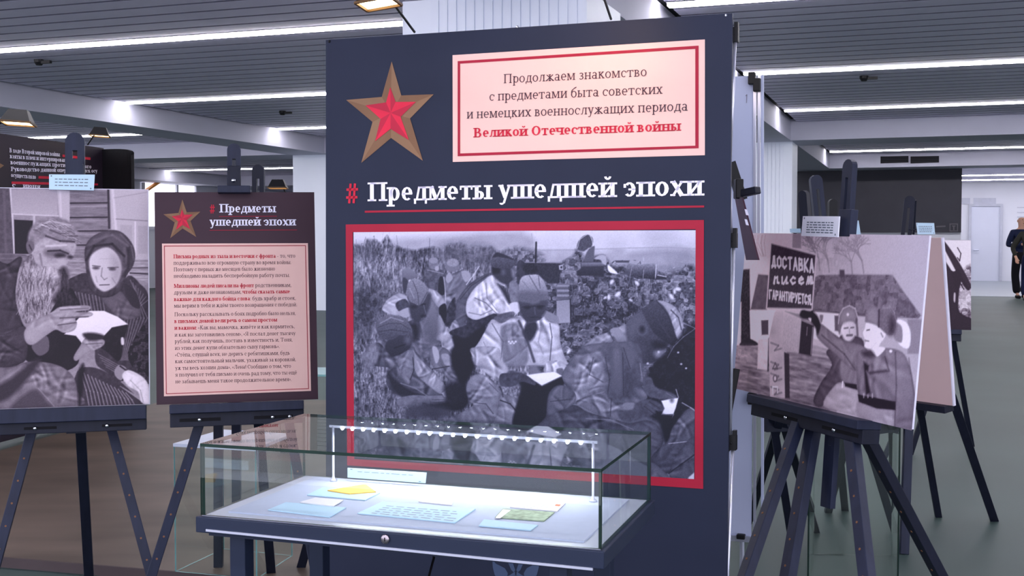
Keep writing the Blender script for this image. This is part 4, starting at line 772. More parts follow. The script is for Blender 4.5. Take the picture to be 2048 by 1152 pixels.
# ------------------------------------------------------------ easels
def footat(x0,y0,x1,y1,df,z0=0):
    yf=proj((0,df,z0))[1]; xf=x0+(x1-x0)*(yf-y0)/(y1-y0); return at(xf,yf,df)
def leg(parent,x0,y0,d0,x1,y1,df,w=.032,th=.022,ref=None,z0=0,holes=True,m=None,name='leg'):
    a=at(x0,y0,d0); b=footat(x0,y0,x1,y1,df,z0); ref=ref or Vector((1,0,0)); t=(b-a).normalized(); a2=a-t*.06
    g=MB(); g.bar(a2,b,w,th,ref); o=g.make(name,m or M_wood,parent,bevel=.002)
    if holes:
        r=(Vector(ref)-t*Vector(ref).dot(t)).normalized(); n=t.cross(r); n=n if n.y<0 else -n; L=(b-a).length; h=MB(); s=.1
        while s<L-.05:
            p=a+t*s+n*(th/2); h.tube([p-n*.002,p+n*.0015],.0035,8); s+=.075
        tag(h.make('peg_hole',M_hole,o),kind='stuff')
    return o
def mast(parent,T,B,wd,nd,w=.05,th=.022,slot=True,sl0=.08,m=None,name='mast'):
    """slotted plank with a round top from T (top) to B"""
    T,B=Vector(T),Vector(B); t=(B-T).normalized(); wd=(Vector(wd)-t*Vector(wd).dot(t)).normalized(); nd=wd.cross(t); nd=nd if nd.dot(Vector(nd))>0 else -nd
    g=MB(); r=w/2; c=T+t*r; s=w*.26 if slot else 0; L=(B-T).length
    pts=[c+wd*(r*math.cos(a))-t*(r*math.sin(a)) for a in np.linspace(0,math.pi,10)]
    y0=.03; pts=[c+wd*r+t*y0]+pts+[c-wd*r+t*y0]; g.prism([p-nd*(th/2) for p in pts],nd*th)
    if slot:
        y1=L*.8
        for k in(-1,1): g.box(c+t*((y0+y1)/2)+wd*(k*(r+s/2)/2),wd*((r-s/2)/2),t*((y1-y0)/2),nd*(th/2))
        g.box(c+t*((y1+L-r)/2),wd*r,t*((L-r-y1)/2),nd*(th/2))
    else: g.box(c+t*((y0+L-r)/2),wd*r,t*((L-r-y0)/2),nd*(th/2))
    return g.make(name,m or M_wood,parent)
def tray(parent,pl,uL,uR,v,lip=.045,plate=.035,out=.045,bolts=(),slots=()):
    g=MB(); pl.box(g,uL,uR,v-lip,v-.001,-.03,out); g.make('tray_ledge',M_wood,parent,bevel=.002)
    g=MB(); pl.box(g,uL+.0,uR-.0,v-lip-plate,v-lip,-.028,out-.02); tp=g.make('tray_plate',M_wood2,parent,bevel=.002)
    for a,b in slots:
        g=MB(); pl.box(g,a,b,v-lip-plate*.62,v-lip-plate*.38,out-.0205,out-.019); g.make('slot',M_slot,tp)
    for u in bolts:
        g=MB(); p=pl.P(u,v-lip-plate*.5,out-.018); g.tube([p-pl.n*.004,p+pl.n*.002,p+pl.n*.005],[.0065,.0065,.003],12); g.make('bolt',M_bolt,tp,True)
GR='black wooden display easels'
# easel 1 : old couple photograph
P1=Plane((-1.459,3.9,1.3-.185),15.3,5.5,-.13)
e1=thing('display_easel',at(150,1200,4.0)*1,'black wooden easel at far left carrying the photograph of an old couple','easel',GR); 
vb1=P1.uv(150,813.5)[1]; uL=P1.uv(-8,830)[0]; uR=P1.uv(293,822)[0]
ub0=P1.uv(-11,500)[0]; ub1=P1.uv(298,500)[0]; vt1=P1.uv(150,377)[1]
tray(e1,P1,uL,uR,vb1,.046,.037,.045,(P1.uv(72,845)[0],P1.uv(215,835)[0]),((P1.uv(50,845)[0],P1.uv(115,845)[0]),(P1.uv(205,835)[0],P1.uv(265,835)[0])))
T=P1.hit(150,266,-.05); B=P1.P(P1.uv(150,815)[0],vb1-.09,-.05); mast(e1,T,B,P1.a,P1.n,.062,.022)
T=P1.hit(151,318,-.028); B=P1.P(P1.uv(151,378)[0],vt1-.12,-.028); mast(e1,T,B,P1.a,P1.n,.05,.02,True,name='sliding_bar')
leg(e1,65,858,3.93,6,1075,3.75,ref=P1.a); leg(e1,221,850,4.0,302,1150,3.85,ref=P1.a); leg(e1,161,852,4.02,178,1152,4.4,.034,ref=P1.a,m=M_wood2,holes=False)
b1=thing('photograph_board',P1.P((ub0+ub1)/2,vb1),'photograph board of a bearded old man and a headscarfed woman reading a letter','photograph')
g=MB(); P1.box(g,ub0,ub1,vb1,vt1,-.006,0); g.make('board',M_edge,b1)
c=Canvas(P1,[(-11,376.5),(295.5,379.5),(298,806),(-11,817)],300,seed=31); c.v0=vb1+.001; paint_couple(c); c.make('printed_photograph',b1,.001,(20,10,24),(238,226,238),6)
def card(pl,q,label,off=.02,lines=3,th=.004,mm=None):
    g=MB(); pts=[pl.P(*pl.uv(*p),off-th) for p in q]; g.prism(pts[::-1],pl.n*th); o=g.make('caption_card',mm or M_paper); tag(o,label,'card','caption cards')
    g=MB(); (x0,y0),(x1,y1),(x2,y2),(x3,y3)=q
    def bl(u,v): a=(x0+(x1-x0)*u,y0+(y1-y0)*u); b=(x3+(x2-x3)*u,y3+(y2-y3)*u); return (a[0]+(b[0]-a[0])*v,a[1]+(b[1]-a[1])*v)
    rr=random.Random(3)
    for k in range(lines):
        v=.28+k*.62/max(1,lines); u=.13
        while u<.82:
            w=rr.uniform(.04,.12); 
            if k==lines-1 and u<.3 and rr.random()<.5: pass
            pl.flat(g,[bl(u,v),bl(min(u+w,.86),v),bl(min(u+w,.86),v+.055),bl(u,v+.055)],off+.0006); u+=w+.025
    for (u,v) in ((.05,.1),(.93,.88)): pl.flat(g,[bl(u-.015,v-.04),bl(u+.015,v-.04),bl(u+.015,v+.05),bl(u-.015,v+.05)],off+.0006)
    tag(g.make('printed_lines',M_ink,o),kind='stuff'); return o
card(P1,[(99.5,350.5),(190.5,351),(188.5,382.5),(99.5,380.5)],'pale blue caption card on top of the old couple photograph',.02)
# easel 2 : text board
P2=Plane((-.914,3.9,1.3-.183),11.65,6.2,.46)
e2=thing('display_easel',at(470,1200,4.0)*1,'black wooden easel carrying the dark text board with small red star','easel',GR)
vb2=P2.uv(475,804)[1]; vt2=P2.uv(470,384.3)[1]; ub0=P2.uv(311,600)[0]; ub1=P2.uv(632.5,600)[0]
uL=P2.uv(341,820)[0]; uR=P2.uv(607,805)[0]
tray(e2,P2,uL,uR,vb2,.03,.045,.045,(P2.uv(400,828)[0],P2.uv(545,823)[0],P2.uv(579,822)[0]),((P2.uv(360,829)[0],P2.uv(442,829)[0]),(P2.uv(508,823)[0],P2.uv(585,823)[0])))
T=P2.hit(468,288,-.045); B=P2.P(P2.uv(468,815)[0],vb2-.05,-.045); mast(e2,T,B,P2.a,P2.n,.045,.022)
g=MB(); p=[P2.uv(436,374),P2.uv(501,388)]; P2.box(g,p[0][0],p[1][0],p[1][1],p[0][1],-.03,.035); cl=g.make('top_clamp',M_wood,e2,bevel=.002)
g=MB(); p=[P2.uv(455,330),P2.uv(481,374)]; P2.box(g,p[0][0],p[1][0],p[1][1],p[0][1],-.03,-.012); g.make('clamp_bracket',M_wood2,e2,bevel=.002)
g=MB(); p=P2.hit(467,361,-.01); g.tube([p-P2.n*.004,p+P2.n*.006],[.008,.006],12); g.make('bolt',M_bolt,e2,True)
leg(e2,402,838,3.9,305,1146,3.8,ref=P2.a); leg(e2,577,840,3.95,597,953,3.85,ref=P2.a); leg(e2,517,842,4.0,543,1152,4.45,.034,ref=P2.a,m=M_wood2,holes=False)
b2=thing('text_board',P2.P((ub0+ub1)/2,vb2),'dark aubergine text board with a gold and red star and a rose page of text','board')
g=MB(); P2.box(g,ub0,ub1,vb2,vt2,-.006,0); g.make('board',M_aub,b2)
S2=lambda p:(364.2+(p[0]-780.3)*.4235-(p[1]-225)*.0,437.5+(p[1]-225)*.377+0)
starprint(P2,b2,lambda p:(327+(p[0]-692.7)*(74/175.)+(p[1]-226)*.008,399.5+(p[1]-123)*(76/200.)-(p[0]-692.7)*.006))
g=MB(); P2.flat(g,[(324,487.2),(615.8,486.4),(622,781.8),(328,792.6)],.0012); tb=g.make('text_page',M_pink,b2)
g=MB(); P2.quadband(g,[(328,491.5),(611.5,490.5),(617.6,777.8),(332,788.2)],[(329.4,492.9),(610.2,491.9),(616.2,776.5),(333.4,786.8)],.002)
g.make('frame_line',M_red,tb)
g=MB(); write(P2,g,'Предметы',439,425,552,424.7,12.2,.0015,True); write(P2,g,'ушедшей эпохи',419.5,451.7,592,450.9,12.2,.0015,True); g.make('heading_lettering',M_wtext,b2)
g=MB(); write(P2,g,'#',419,427,431,427,12.5,.0015,True); g.make('hash_sign',M_textred,b2)
g=MB(); P2.flat(g,[(438,432.5),(554,432),(554,433),(438,433.5)],.0015); P2.flat(g,[(419,460.2),(594,459.5),(594,460.5),(419,461.3)],.0015); g.make('underline',M_red,b2)
TX=["*Письма родных из тыла и весточки с фронта* - то, что","поддерживало всю огромную страну во время войны.","Поэтому с первых же месяцев было жизненно","необходимо наладить бесперебойную работу почты.","*Миллионы людей писали на фронт* родственникам,","друзьям и даже незнакомцам, *чтобы сказать самые*","*важные для каждого бойца слова*: будь храбр и стоек,","мы верим в тебя и ждём твоего возвращения с победой.","Поскольку рассказывать о боях подробно было нельзя,","*в письмах домой вели речь о самом простом*","*и важном:* «Как вы, мамочка, живёте и как кормитесь,","и как вы заготовились сеном», «Я послал денег тысячу","рублей, как получишь, поставь в известность и, Тоня,","из этих денег купи обязательно сыну гармонь».","«Стёпа, слушай всех, не дерись с ребятишками, будь","как самостоятельный мальчик, ухаживай за коровкой,","уж ты весь хозяин дома», «Лена! Сообщаю о том, что","я получил от тебя письмо и очень рад тому, что ты ещё","не забываешь меня такое продолжительное время»."]
ZY=[430,460,490,520,566,596,627,657,697,728,759,791,821,852,883,913,944,975,1006]; ZR=[670,652,577,645,652,645,673,678,672,586,667,671,657,598,645,673,650,677,653]
gb,gr=MB(),MB()
for i,(s,zy,zr) in enumerate(zip(TX,ZY,ZR)):
    x0=300+(108+i*.5)/2.303; x1=300+zr/2.303; y0=330+zy/2.303; y1=y0-(3+i*.45)/2.303
    parts=s.split('*'); tot=sum(textpolys(p,.25,.12)[0] for p in parts); cur=0
    for k,p in enumerate(parts):
        if not p: continue
        w=textpolys(p,.25,.12)[0]; a,b=cur/tot,(cur+w)/tot; cur+=w
        write(P2,gr if k%2 else gb,p,x0+(x1-x0)*a,y0+(y1-y0)*a,x0+(x1-x0)*b,y0+(y1-y0)*b,5.6,.002,bool(k%2))
tag(gb.make('lettering',M_text,tb),kind='stuff'); tag(gr.make('lettering',M_textred,tb),'bold red passages',kind='stuff')
# easel 3 : letterbox photograph
P3=Plane((.893,3.4,1.3-.231),-68.2,4.8,-.76)
e3=thing('display_easel',at(1650,1200,3.4)*1,'black wooden easel carrying the large photograph of a letterbox and two laughing soldiers','easel',GR)
vb3=P3.uv(1640,816)[1]; vt3=P3.uv(1680,468.5)[1]; ub0=P3.uv(1480,620)[0]; ub1=P3.uv(1842,620)[0]
uL=P3.uv(1521,790)[0]; uR=P3.uv(1745,850)[0]
tray(e3,P3,uL,uR,vb3,.026,.04,.05,(P3.uv(1590,830)[0],P3.uv(1687,856)[0]),((P3.uv(1560,828)[0],P3.uv(1612,838)[0]),(P3.uv(1662,852)[0],P3.uv(1735,868)[0])))
T=P3.hit(1701,319,-.03); uM=P3.uv(1690,430)[0]; B=P3.P(uM,vb3-.28,-.03); mast(e3,T,B,P3.a,P3.n,.045,.018)
g=MB(); p=P3.uv(1676,419),P3.uv(1706,466); P3.box(g,p[0][0]+.01,p[1][0]-.012,p[1][1]-.01,p[0][1],-.022,.004); g.make('clamp_bracket',M_wood,e3,bevel=.002)
leg(e3,1595,850,3.42,1491,1151,2.75,.03,.03,ref=P3.a); leg(e3,1626,862,3.4,1576,1151,3.1,.04,.03,ref=P3.a,m=M_wood); leg(e3,1704,879,3.2,1734,1151,2.6,.036,.03,ref=P3.a)
leg(e3,1738,882,3.25,1880,1151,3.5,.036,.03,ref=P3.a,m=M_wood2)
b3=thing('photograph_board',P3.P((ub0+ub1)/2,vb3),'large photograph board of two laughing soldiers at a wooden letterbox under a dark sign','photograph')
g=MB(); P3.box(g,ub0,ub1,vb3,vt3,-.012,0); g.make('board',M_edge,b3)
c=Canvas(P3,[(1494.4,466),(1859,470.6),(1824.8,861.3),(1465.7,776)],370,seed=51); paint_letterbox(c); c.make('printed_photograph',b3,.001,(26,12,30),(255,248,255),6,gam=.72,con=1.75,gtint=lambda x,y:np.stack([1.08-.10*x+0*y,.98-.0*x+0*y,.98+.04*x+0*y],-1))
card(P3,[(1617,433.5),(1690,434),(1687,475.5),(1613.5,473)],'white caption card on the top edge of the letterbox photograph',.02,5,mm=mat('white_card',(232,234,246),.5))
# board 4 seen from behind
P4=Plane(at(1894,640,4.9),-57,-7.5)
b4=thing('blank_board',P4.hit(1880,806),'plain rose coloured board back with white edge, leaning behind the letterbox photograph','board')
v0=P4.uv(1913.6,812.7)[1]; v1=P4.uv(1875,476)[1]; u1=P4.uv(1894,640)[0]
g=MB(); P4.box(g,u1-.5,u1,v0,v1,-.01,0); g.make('board',M_back,b4); g=MB(); P4.box(g,u1,u1+.006,v0,v1,-.012,.002); g.make('board_edge',M_edge,b4)
e4=thing('display_easel',onz(1880,1060,0),'black easel whose two slender legs stand on the open floor right of the letterbox photograph','easel',GR)
d4=P4.P(u1-.1,v0).y
leg(e4,1838,806,d4+.15,1877,1034,onz(1877,1034,0).y,.03,.022,holes=False,m=M_wood2); leg(e4,1909,808,d4,1989,1042,onz(1989,1042,0).y,.036,.022,holes=False,m=M_wood2); leg(e4,1817,850,d4-.1,1808,1108,onz(1808,1108,0).y,.036,.024,holes=False,m=M_wood)
mast(e4,at(1820,392,5.2),at(1809,500,5.2),(1,-.3,0),(0,-1,0),.045,.03,True,m=M_wood2); g=MB(); g.bar(at(1830,400,5.25),at(1826,468,5.3),.008,.02,(1,0,0)); g.make('stay',M_wood2,e4)
g=MB(); P4.box(g,u1-.5,u1-.02,v0-.03,v0,-.03,.03); g.make('tray_ledge',M_wood2,e4)
g=MB(); g.bar(at(1820,459,5.17),at(1836,459,5.17),.01,.004,(0,1,0)); g.make('card_holder',M_wood2,e4)
P4c=Plane(at(1850,458,5.15),-25,5); card(P4c,[(1833,446.5),(1869,447),(1871,469.5),(1836,469.5)],'small teal tinted caption card standing right of the dark easel mast',.02,4)
# board 5
P5=Plane(at(1920,570,7),-12,6)
b5=thing('photograph_board',P5.hit(1900,660),'far photograph board of a dark soldier silhouette with raised rifle','photograph')
v0=P5.uv(1925,659)[1]; v1=P5.uv(1905,480)[1]; u0=P5.uv(1800,570)[0]; u1=P5.uv(1942,570)[0]
g=MB(); P5.box(g,u0,u1,v0,v1,-.008,0); g.make('board',M_edge,b5)
c=Canvas(P5,[(1800,480),(1942,480),(1942,659),(1800,659)],150,seed=71); paint_silhouette(c); c.make('printed_photograph',b5,.001,(36,18,36),(238,230,240),6)
e5=thing('display_easel',at(1890,700,7)*1,'distant black easel under the rifle silhouette photograph','easel',GR)
tray(e5,P5,P5.uv(1860,660)[0],P5.uv(1922,660)[0],v0,.03,.04,.03)
leg(e5,1905,672,7.02,1908,689,7.4,.03,.02,holes=False,m=M_wood2); leg(e5,1870,672,7.02,1850,720,6.9,.03,.02,holes=False,m=M_wood2); leg(e5,1895,672,7.05,1880,720,7.1,.03,.02,holes=False,m=M_wood2)
# other easels in the right group
e6=thing('display_easel',onz(1690,1030,0),'easel seen through the tall glass case, behind the letterbox photograph','easel',GR)
for q in ((1676,880,1690,1020),(1692,880,1656,1024),(1732,870,1790,1064),(1785,850,1786,978)): leg(e6,q[0],q[1],4.9,q[2],q[3],onz(q[2],q[3],0).y,.034,.024,holes=False,m=M_wood2)
mast(e6,at(1665,398,4.9),at(1664,560,4.9),(1,0,0),(0,-1,0),.034,.03,False,m=M_black); g=MB(); g.bar(at(1676,866,4.9),at(1795,850,4.95),.05,.03,EZ); g.make('tray_ledge',M_wood2,e6)
e7=thing('display_easel',onz(1560,1090,0),'easel with wide blue-grey mast left of the white caption card','easel',GR)
for q in ((1546,842,1590,1120),(1556,850,1527,945),(1566,845,1592,930)): leg(e7,q[0],q[1],4.4,q[2],q[3],onz(q[2],max(q[3],1040),0).y if q[3]>1000 else 5.2,.03,.022,holes=False,m=M_wood2)
mast(e7,at(1630,350,4.3),at(1648,520,4.3),(1,0,0),(0,-1,0),.043,.03,True); g=MB(); g.bar(at(1530,850,4.4),at(1600,848,4.45),.05,.03,EZ); g.make('tray_ledge',M_wood2,e7)
mast(e7,at(1607,381,4.5),at(1618,520,4.5),(1,-.8,0),(0,-1,0),.034,.03,False,m=M_wood2,name='rear_mast')
P7=Plane(at(1590,462,4.6),-10,5); card(P7,[(1579,458),(1602,457.5),(1602,466),(1580,465.5)],'tiny teal caption card left of the white caption card',.01,0)
g=MB(); g.bar(at(1590,466,4.61),at(1590,850,4.47),.012,.004,(1,0,0)); g.make('card_holder',M_wood2,e7)
g=MB(); g.bar(at(1715,470,4.21),at(1700,870,4.95),.012,.004,(1,0,0)); g.make('card_holder',M_wood2,e6)
P7b=Plane(at(1714,456,4.2),-20,5); card(P7b,[(1709,442),(1717.5,441.5),(1722,470),(1708,469)],'narrow white card edge right of the tall slotted mast',.01,0)
# side-on easel with clamp between banner and white board
P8=Plane(at(1490,430,3.6),-75,8)
b8=thing('text_board',at(1480,520,3.6),'dark text board seen edge-on beside the white display board','board')
g=MB(); pts=[at(1469,393,3.75),at(1484,396,3.5),at(1516,520,3.4),at(1492,520,3.7)]; g.prism(pts[::-1],Vector((.004,-.004,0))); g.make('board',mat('maroon_laminate',(96,66,82),.5),b8)
g=MB(); 
for y in (418,438): g.add([at(1489,y,3.38),at(1494,y+1,3.38),at(1498,y+13,3.38),at(1492,y+12,3.38)],[(3,2,1,0)])
g.make('printed_block',M_wtext,b8)
e8=thing('display_easel',at(1470,1100,3.6)*1,'easel with a black top clamp jutting right, half hidden behind the navy banner','easel',GR)
g=MB(); g.bar(at(1460,325,3.7),at(1484,400,3.7),.03,.03,(1,0,0)); g.make('mast',M_black,e8); g=MB(); g.box(at(1477,378,3.6),Vector((.012,0,0)),Vector((0,.02,0)),Vector((0,0,.03))); g.make('clamp_block',M_black,e8,bevel=.003)
g=MB(); g.bar(at(1480,388,3.6),at(1516,380,3.55),.022,.03,EZ); g.make('clamp_arm',M_wood2,e8,bevel=.003); leg(e8,1466,775,3.7,1452,850,3.6,.02,.02,holes=False,m=M_black)
# easel behind the text board
e9=thing('display_easel',onz(520,1100,.04),'easel behind the dark text board, its slotted mast showing above the board','easel',GR)
mast(e9,at(517,329,4.4),at(517,520,4.4),(1,0,0),(0,-1,0),.044,.022,True,m=M_wood2)
for q in ((437,835,437,960,4.5),(473,830,473,1000,4.75),(620,1070,598,1150,4.5)): leg(e9,q[0],q[1],4.45,q[2],q[3],q[4],.034,.024,holes=False,m=M_wood2,z0=.04)
g=MB(); g.bar(at(425,830,4.42),at(600,830,4.42),.05,.03,EZ); g.make('tray_ledge',M_wood2,e9)
# ------------------------------------------------------------ the lit table showcase
SO=Vector((-.6802,2.5458,1.3-.5993)); sy=-.3246; SU=Vector((math.cos(sy),math.sin(sy),0)); SV=Vector((-math.sin(sy),math.cos(sy),0)); SW,SD,SH=.9,.4657,.1584
S=lambda u,v,z:SO+SU*u+SV*v+EZ*z
sc=thing('table_showcase',Vector((*S(.45,.23,0).xy,0)),'table showcase with a clear glass hood and a lit row of LEDs on slim posts','showcase')
def sbox(u0,u1,v0,v1,z0,z1,g=None,mi=0,mis=None):
    g=g or MB(); return g.box(S((u0+u1)/2,(v0+v1)/2,(z0+z1)/2),SU*((u1-u0)/2),SV*((v1-v0)/2),EZ*((z1-z0)/2),mi,mis)
M_case=mat('case_navy_metal',(34,42,62),.4,0,.04,6); M_ledge=mat('case_ledge',(176,180,196),.35,0,.02,5); M_cloth=mat('case_lining',(176,182,204),.8,0,.02,40)
e=.008
sbox(-e,SW+e,-e,SD+e,-.036,-.001).make('base_tray',M_case,sc,bevel=.002)
sbox(.002,SW-.002,.002,SD-.002,-.001,.0005).make('ledge',M_ledge,sc)
sbox(.012,SW-.012,.012,SD-.012,-.046,-.036).make('underframe',M_case,sc)
sbox(.045,SW-.045,.04,SD-.03,.0005,.004).make('lining_panel',M_cloth,sc)
PF=Plane(S(0,-e,0),math.degrees(sy))
g=MB(); g.bar(PF.hit(413,1060,.0),PF.hit(1186,1138,.0),.005,.006,EZ); g.make('metal_trim',M_alu,sc)
g=MB(); p=PF.hit(771,1078,.001); g.tube([p,p+PF.n*.003,p+PF.n*.004],[.0095,.0095,.007],20); lk=g.make('lock',mat('lock_chrome',(170,160,165),.25,1),sc,True)
g=MB(); g.box(p+PF.n*.0043,PF.a*.001,PF.b*.004,PF.n*.0005); g.make('key_slot',M_black,lk)
for u,v in ((.053,.03),(.053,SD-.075),(SW-.115,.03),(SW-.115,SD-.075)):
    g=MB(); h=SO.z-.045; g.box(S(u+.019,v+.019,-.045-h/2),SU*.019,SV*.019,EZ*(h/2)); g.make('leg',M_case,sc,bevel=.002)
T_=.007
def pane(g,mis): return g.make('glass_pane',[GL,GE],sc)
# order of faces in box: -a,+a,-b,+b,-n?,..
def gpane(u0,u1,v0,v1,z0,z1):
    g=MB(); sbox(u0,u1,v0,v1,z0,z1,g); d=[u1-u0,v1-v0,z1-z0]; k=d.index(min(d)); 
    for i in range(6):
        f=g.f[i]; c=sum((Vector(g.v[j]) for j in f),Vector())/4-S((u0+u1)/2,(v0+v1)/2,(z0+z1)/2); comp=[abs(c.dot(SU)),abs(c.dot(SV)),abs(c.z)]
        g.mi[i]=0 if comp.index(max(comp))==k else 1
    return g.make('glass_pane',[GL,GE],sc)
gpane(0,SW,0,T_,.001,SH-T_); gpane(0,SW,SD-T_,SD,.001,SH-T_); gpane(0,T_,T_+.0005,SD-T_-.0005,.001,SH-T_); gpane(SW-T_,SW,T_+.0005,SD-T_-.0005,.001,SH-T_); gpane(0,SW,0,SD,SH-T_+.0003,SH)
# LED bar
A0=onz(667,962,SO.z+.004); B0=onz(1186,1003,SO.z+.004)
hA=(at(668,851,A0.y).z-A0.z); hB=at(1186,886,B0.y).z-B0.z; h=(hA+hB)/2
A1=A0+EZ*h; B1=B0+EZ*h; bd=(B1-A1).normalized()
for p in (A0,B0):
    g=MB(); g.tube([p,p+EZ*.004,p+EZ*.006,p+EZ*.014,p+EZ*h],[.009,.009,.0045,.003,.003],12); g.make('led_post',M_alu,sc,True)
g=MB(); g.bar(A1-bd*.01,B1+bd*.01,.006,.004,EZ); bar=g.make('led_bar',M_alu,sc)
M_led=mat('led_emitter',(255,255,255),.5,0,0,1,emit=LED,ecol=(240,245,255))
xs=[688.5,709.7,731.8,753.7,776.5,799,822,845.5,868.5,892,915.5,939.5,963.3,988,1012.3,1036.7,1062.4,1087.4,1112.5,1138.3,1163.5]
for x in xs:
    t=(x-668)/(1186-668); t=t+.0; p=A1.lerp(B1,t*(1+.02*(1-t))); nrm=SV*-1
    g=MB(); g.ball(p-SV*.003-EZ*.003,.0042,8,6); g.make('led',M_led,bar,True)
la=bpy.data.lights.new('led_light','AREA'); la.shape='RECTANGLE'; la.size=(B1-A1).length*.95; la.size_y=.012; la.energy=1.5; la.color=(.86,.92,1)
lo=bpy.data.objects.new('led_light',la); COL.objects.link(lo); lo.parent=sc; lo.location=(A1+B1)/2-EZ*.009-WL[sc.name]
zz=(EZ*1.0+SV*.55).normalized(); xx=(bd-zz*bd.dot(zz)).normalized(); yy=zz.cross(xx); lo.rotation_euler=Matrix((xx,yy,zz)).transposed().to_euler()
# papers in the case
zi=SO.z+.0046
def paper(name,q,m,label,cat,z=zi,th=.0022,grp='papers laid out in the table showcase'):
    pts=[onz(x,y,z) for x,y in q]; g=MB(); n=(pts[1]-pts[0]).cross(pts[2]-pts[1]).z
    if n<0: pts=pts[::-1]
    g.prism(pts,(0,0,th)); o=g.make(name,m); return tag(o,label,cat,grp)
M_blue=mat('pale_blue_card',(178,206,228),.6,0,.01,8); M_wp=mat('letter_paper',(222,218,224),.6,0,.02,8); M_yel=mat('yellowed_letter',(226,182,92),.7,0,.06,12); M_lines=mat('faded_writing',(150,156,176),.7); M_green=mat('green_engraving',(150,164,140),.7,0,.3,60); M_or=mat('stamp_red',(214,120,90),.6)
paper('folded_letter',[(655,982),(731,969.5),(752,985),(700,989)],M_yel,'yellowed triangular folded letter at the back left of the showcase','letter',zi+.0026)
paper('display_card',[(614,991),(646,976),(760,987),(730,1001.5)],M_blue,'pale blue card in front of the yellow folded letter','card')
paper('small_letter',[(600,1005.5),(630,997),(687,1001.5),(666,1013.5)],M_wp,'small cream letter between the two left blue cards','letter',zi+.0024)
paper('display_card',[(536,1021),(572,1006),(692,1016.5),(660,1035.5)],M_blue,'pale blue card nearest the front left corner of the showcase','card')
o=paper('display_card',[(715,1028),(765,1004.5),(950.6,1019.5),(910,1047)],M_blue,'largest pale blue card, lying at the middle front of the showcase','card')
def scrib(par,q,n,z):
    g=MB(); (x0,y0),(x1,y1),(x2,y2),(x3,y3)=q; rr=random.Random(n)
    for k in range(n):
        v=.2+.6*k/max(1,n-1); u=.1
        while u<.85:
            w=rr.uniform(.04,.1); pp=[]
            for a,b in ((u,v),(u+w,v),(u+w,v+.05),(u,v+.05)):
                X0=x0+(x1-x0)*a; Y0=y0+(y1-y0)*a; X1=x3+(x2-x3)*a; Y1=y3+(y2-y3)*a; pp.append(onz(X0+(X1-X0)*b,Y0+(Y1-Y0)*b,z))
            g.add(pp,[(0,1,2,3) if (pp[1]-pp[0]).cross(pp[2]-pp[1]).z>0 else (3,2,1,0)]); u+=w+.03
    tag(g.make('written_lines',M_lines,par),kind='stuff')
scrib(o,[(765,1004.5),(950.6,1019.5),(910,1047),(715,1028)],5,zi+.0026)
paper('small_letter',[(837,1004.5),(849,993.5),(908,998),(904,1011.5)],M_wp,'small white slip behind the largest blue card','letter')
o=paper('postcard',[(1020,1015.5),(1042,998.8),(1131,1007.5),(1114,1024)],M_wp,'white postcard with a red stamp at the back right of the showcase','postcard')
g=MB(); pp=[onz(*p,zi+.0028) for p in ((1112,1008),(1122,1009),(1119,1012.5),(1109,1011.5))]; g.add(pp,[(3,2,1,0)]); g.make('stamp',M_or,o)
scrib(o,[(1042,998.8),(1108,1005),(1096,1021),(1020,1015.5)],4,zi+.0026)
o=paper('postcard',[(990,1036),(1006,1018.5),(1109,1026),(1088,1043.5)],M_green,'green engraved picture postcard between the stamped postcard and the front right card','postcard')
pe=[(x,y) for x,y in ((990,1036),(1006,1018.5),(1022,1019.8),(1000,1037))]
g=MB(); pp=[onz(*p,zi+.0028) for p in pe]; g.add(pp,[(3,2,1,0)]); g.make('blank_margin',M_wp,o)
paper('display_card',[(957.6,1053),(968,1040.3),(1076,1052),(1061,1062.5)],M_blue,'narrow pale card nearest the front right of the showcase','card')
PLb=Plane(onz(772,968,SO.z+.004),math.degrees(sy)); card(PLb,[(695,936),(852.5,945.5),(850.5,966.5),(695,955)],'long caption strip standing upright at the back of the showcase',.0,1,.003)
# ------------------------------------------------------------ other glass cases
def glassbox(name,label,q,z0,z1,toppale=None):
    P=[onz(x,y,z0) for x,y in q]; t=thing(name,Vector((*(sum(P,Vector())/4).xy,z0)),label,'display case'); n=4
    for i in range(4):
        A,B=P[i],P[(i+1)%4]; d=(B-A); L=d.length; d.normalize(); nn=Vector((-d.y,d.x,0)); g=MB(); c=(A+B)/2+nn*.003+EZ*((z1-z0)/2)
        g.box(c,d*(L/2-.0035),EZ*((z1-z0)/2),nn*.003); 
        for j in range(6):
            f=g.f[j]; cc=sum((Vector(g.v[k]) for k in f),Vector())/4-c; g.mi[j]=0 if abs(cc.dot(nn))>.0029 and abs(cc.z)<.01 and abs(cc.dot(d))<.01 else 1
        g.make('glass_pane',[GL,GEL if 'low' in label else GE],t)
    g=MB(); g.prism([p+EZ*(z1-z0) for p in P] if (P[1]-P[0]).cross(P[2]-P[1]).z>0 else [p+EZ*(z1-z0) for p in P][::-1],(0,0,.012)); g.make('lid',toppale or GL,t)
    return t,P
glassbox('glass_display_case','low empty glass case with white lid on the platform, left under the table showcase',[(349,1143),(514,1158),(586,1111),(447,1097)],.041,.52,mat('case_lid_white',(205,214,232),.4))
q=[onz(1620,1180,0),onz(1797,1186,0)]
glassbox('glass_display_case','tall green-edged glass case standing behind the legs of the letterbox easel',[(1614,1186),(1797,1188),(1785,1110),(1625,1108)],.001,.66)
glassbox('glass_display_case','small teal glass case visible between the text board and the navy banner',[(560,905),(655,908),(655,885),(565,882)],.041,.50,mat('teal_glass_lid',(120,170,170),.2))
# cable
g=MB(); pts=[Vector(S(.44,.22,-.07)),at(868,1115,2.75),at(858,1152,2.7),at(830,1230,2.6),at(800,1290,2.7)]
g.tube(pts,.003,8); tag(g.make('power_cable',M_black),'black power cable hanging below the table showcase in front of the banner','cable')
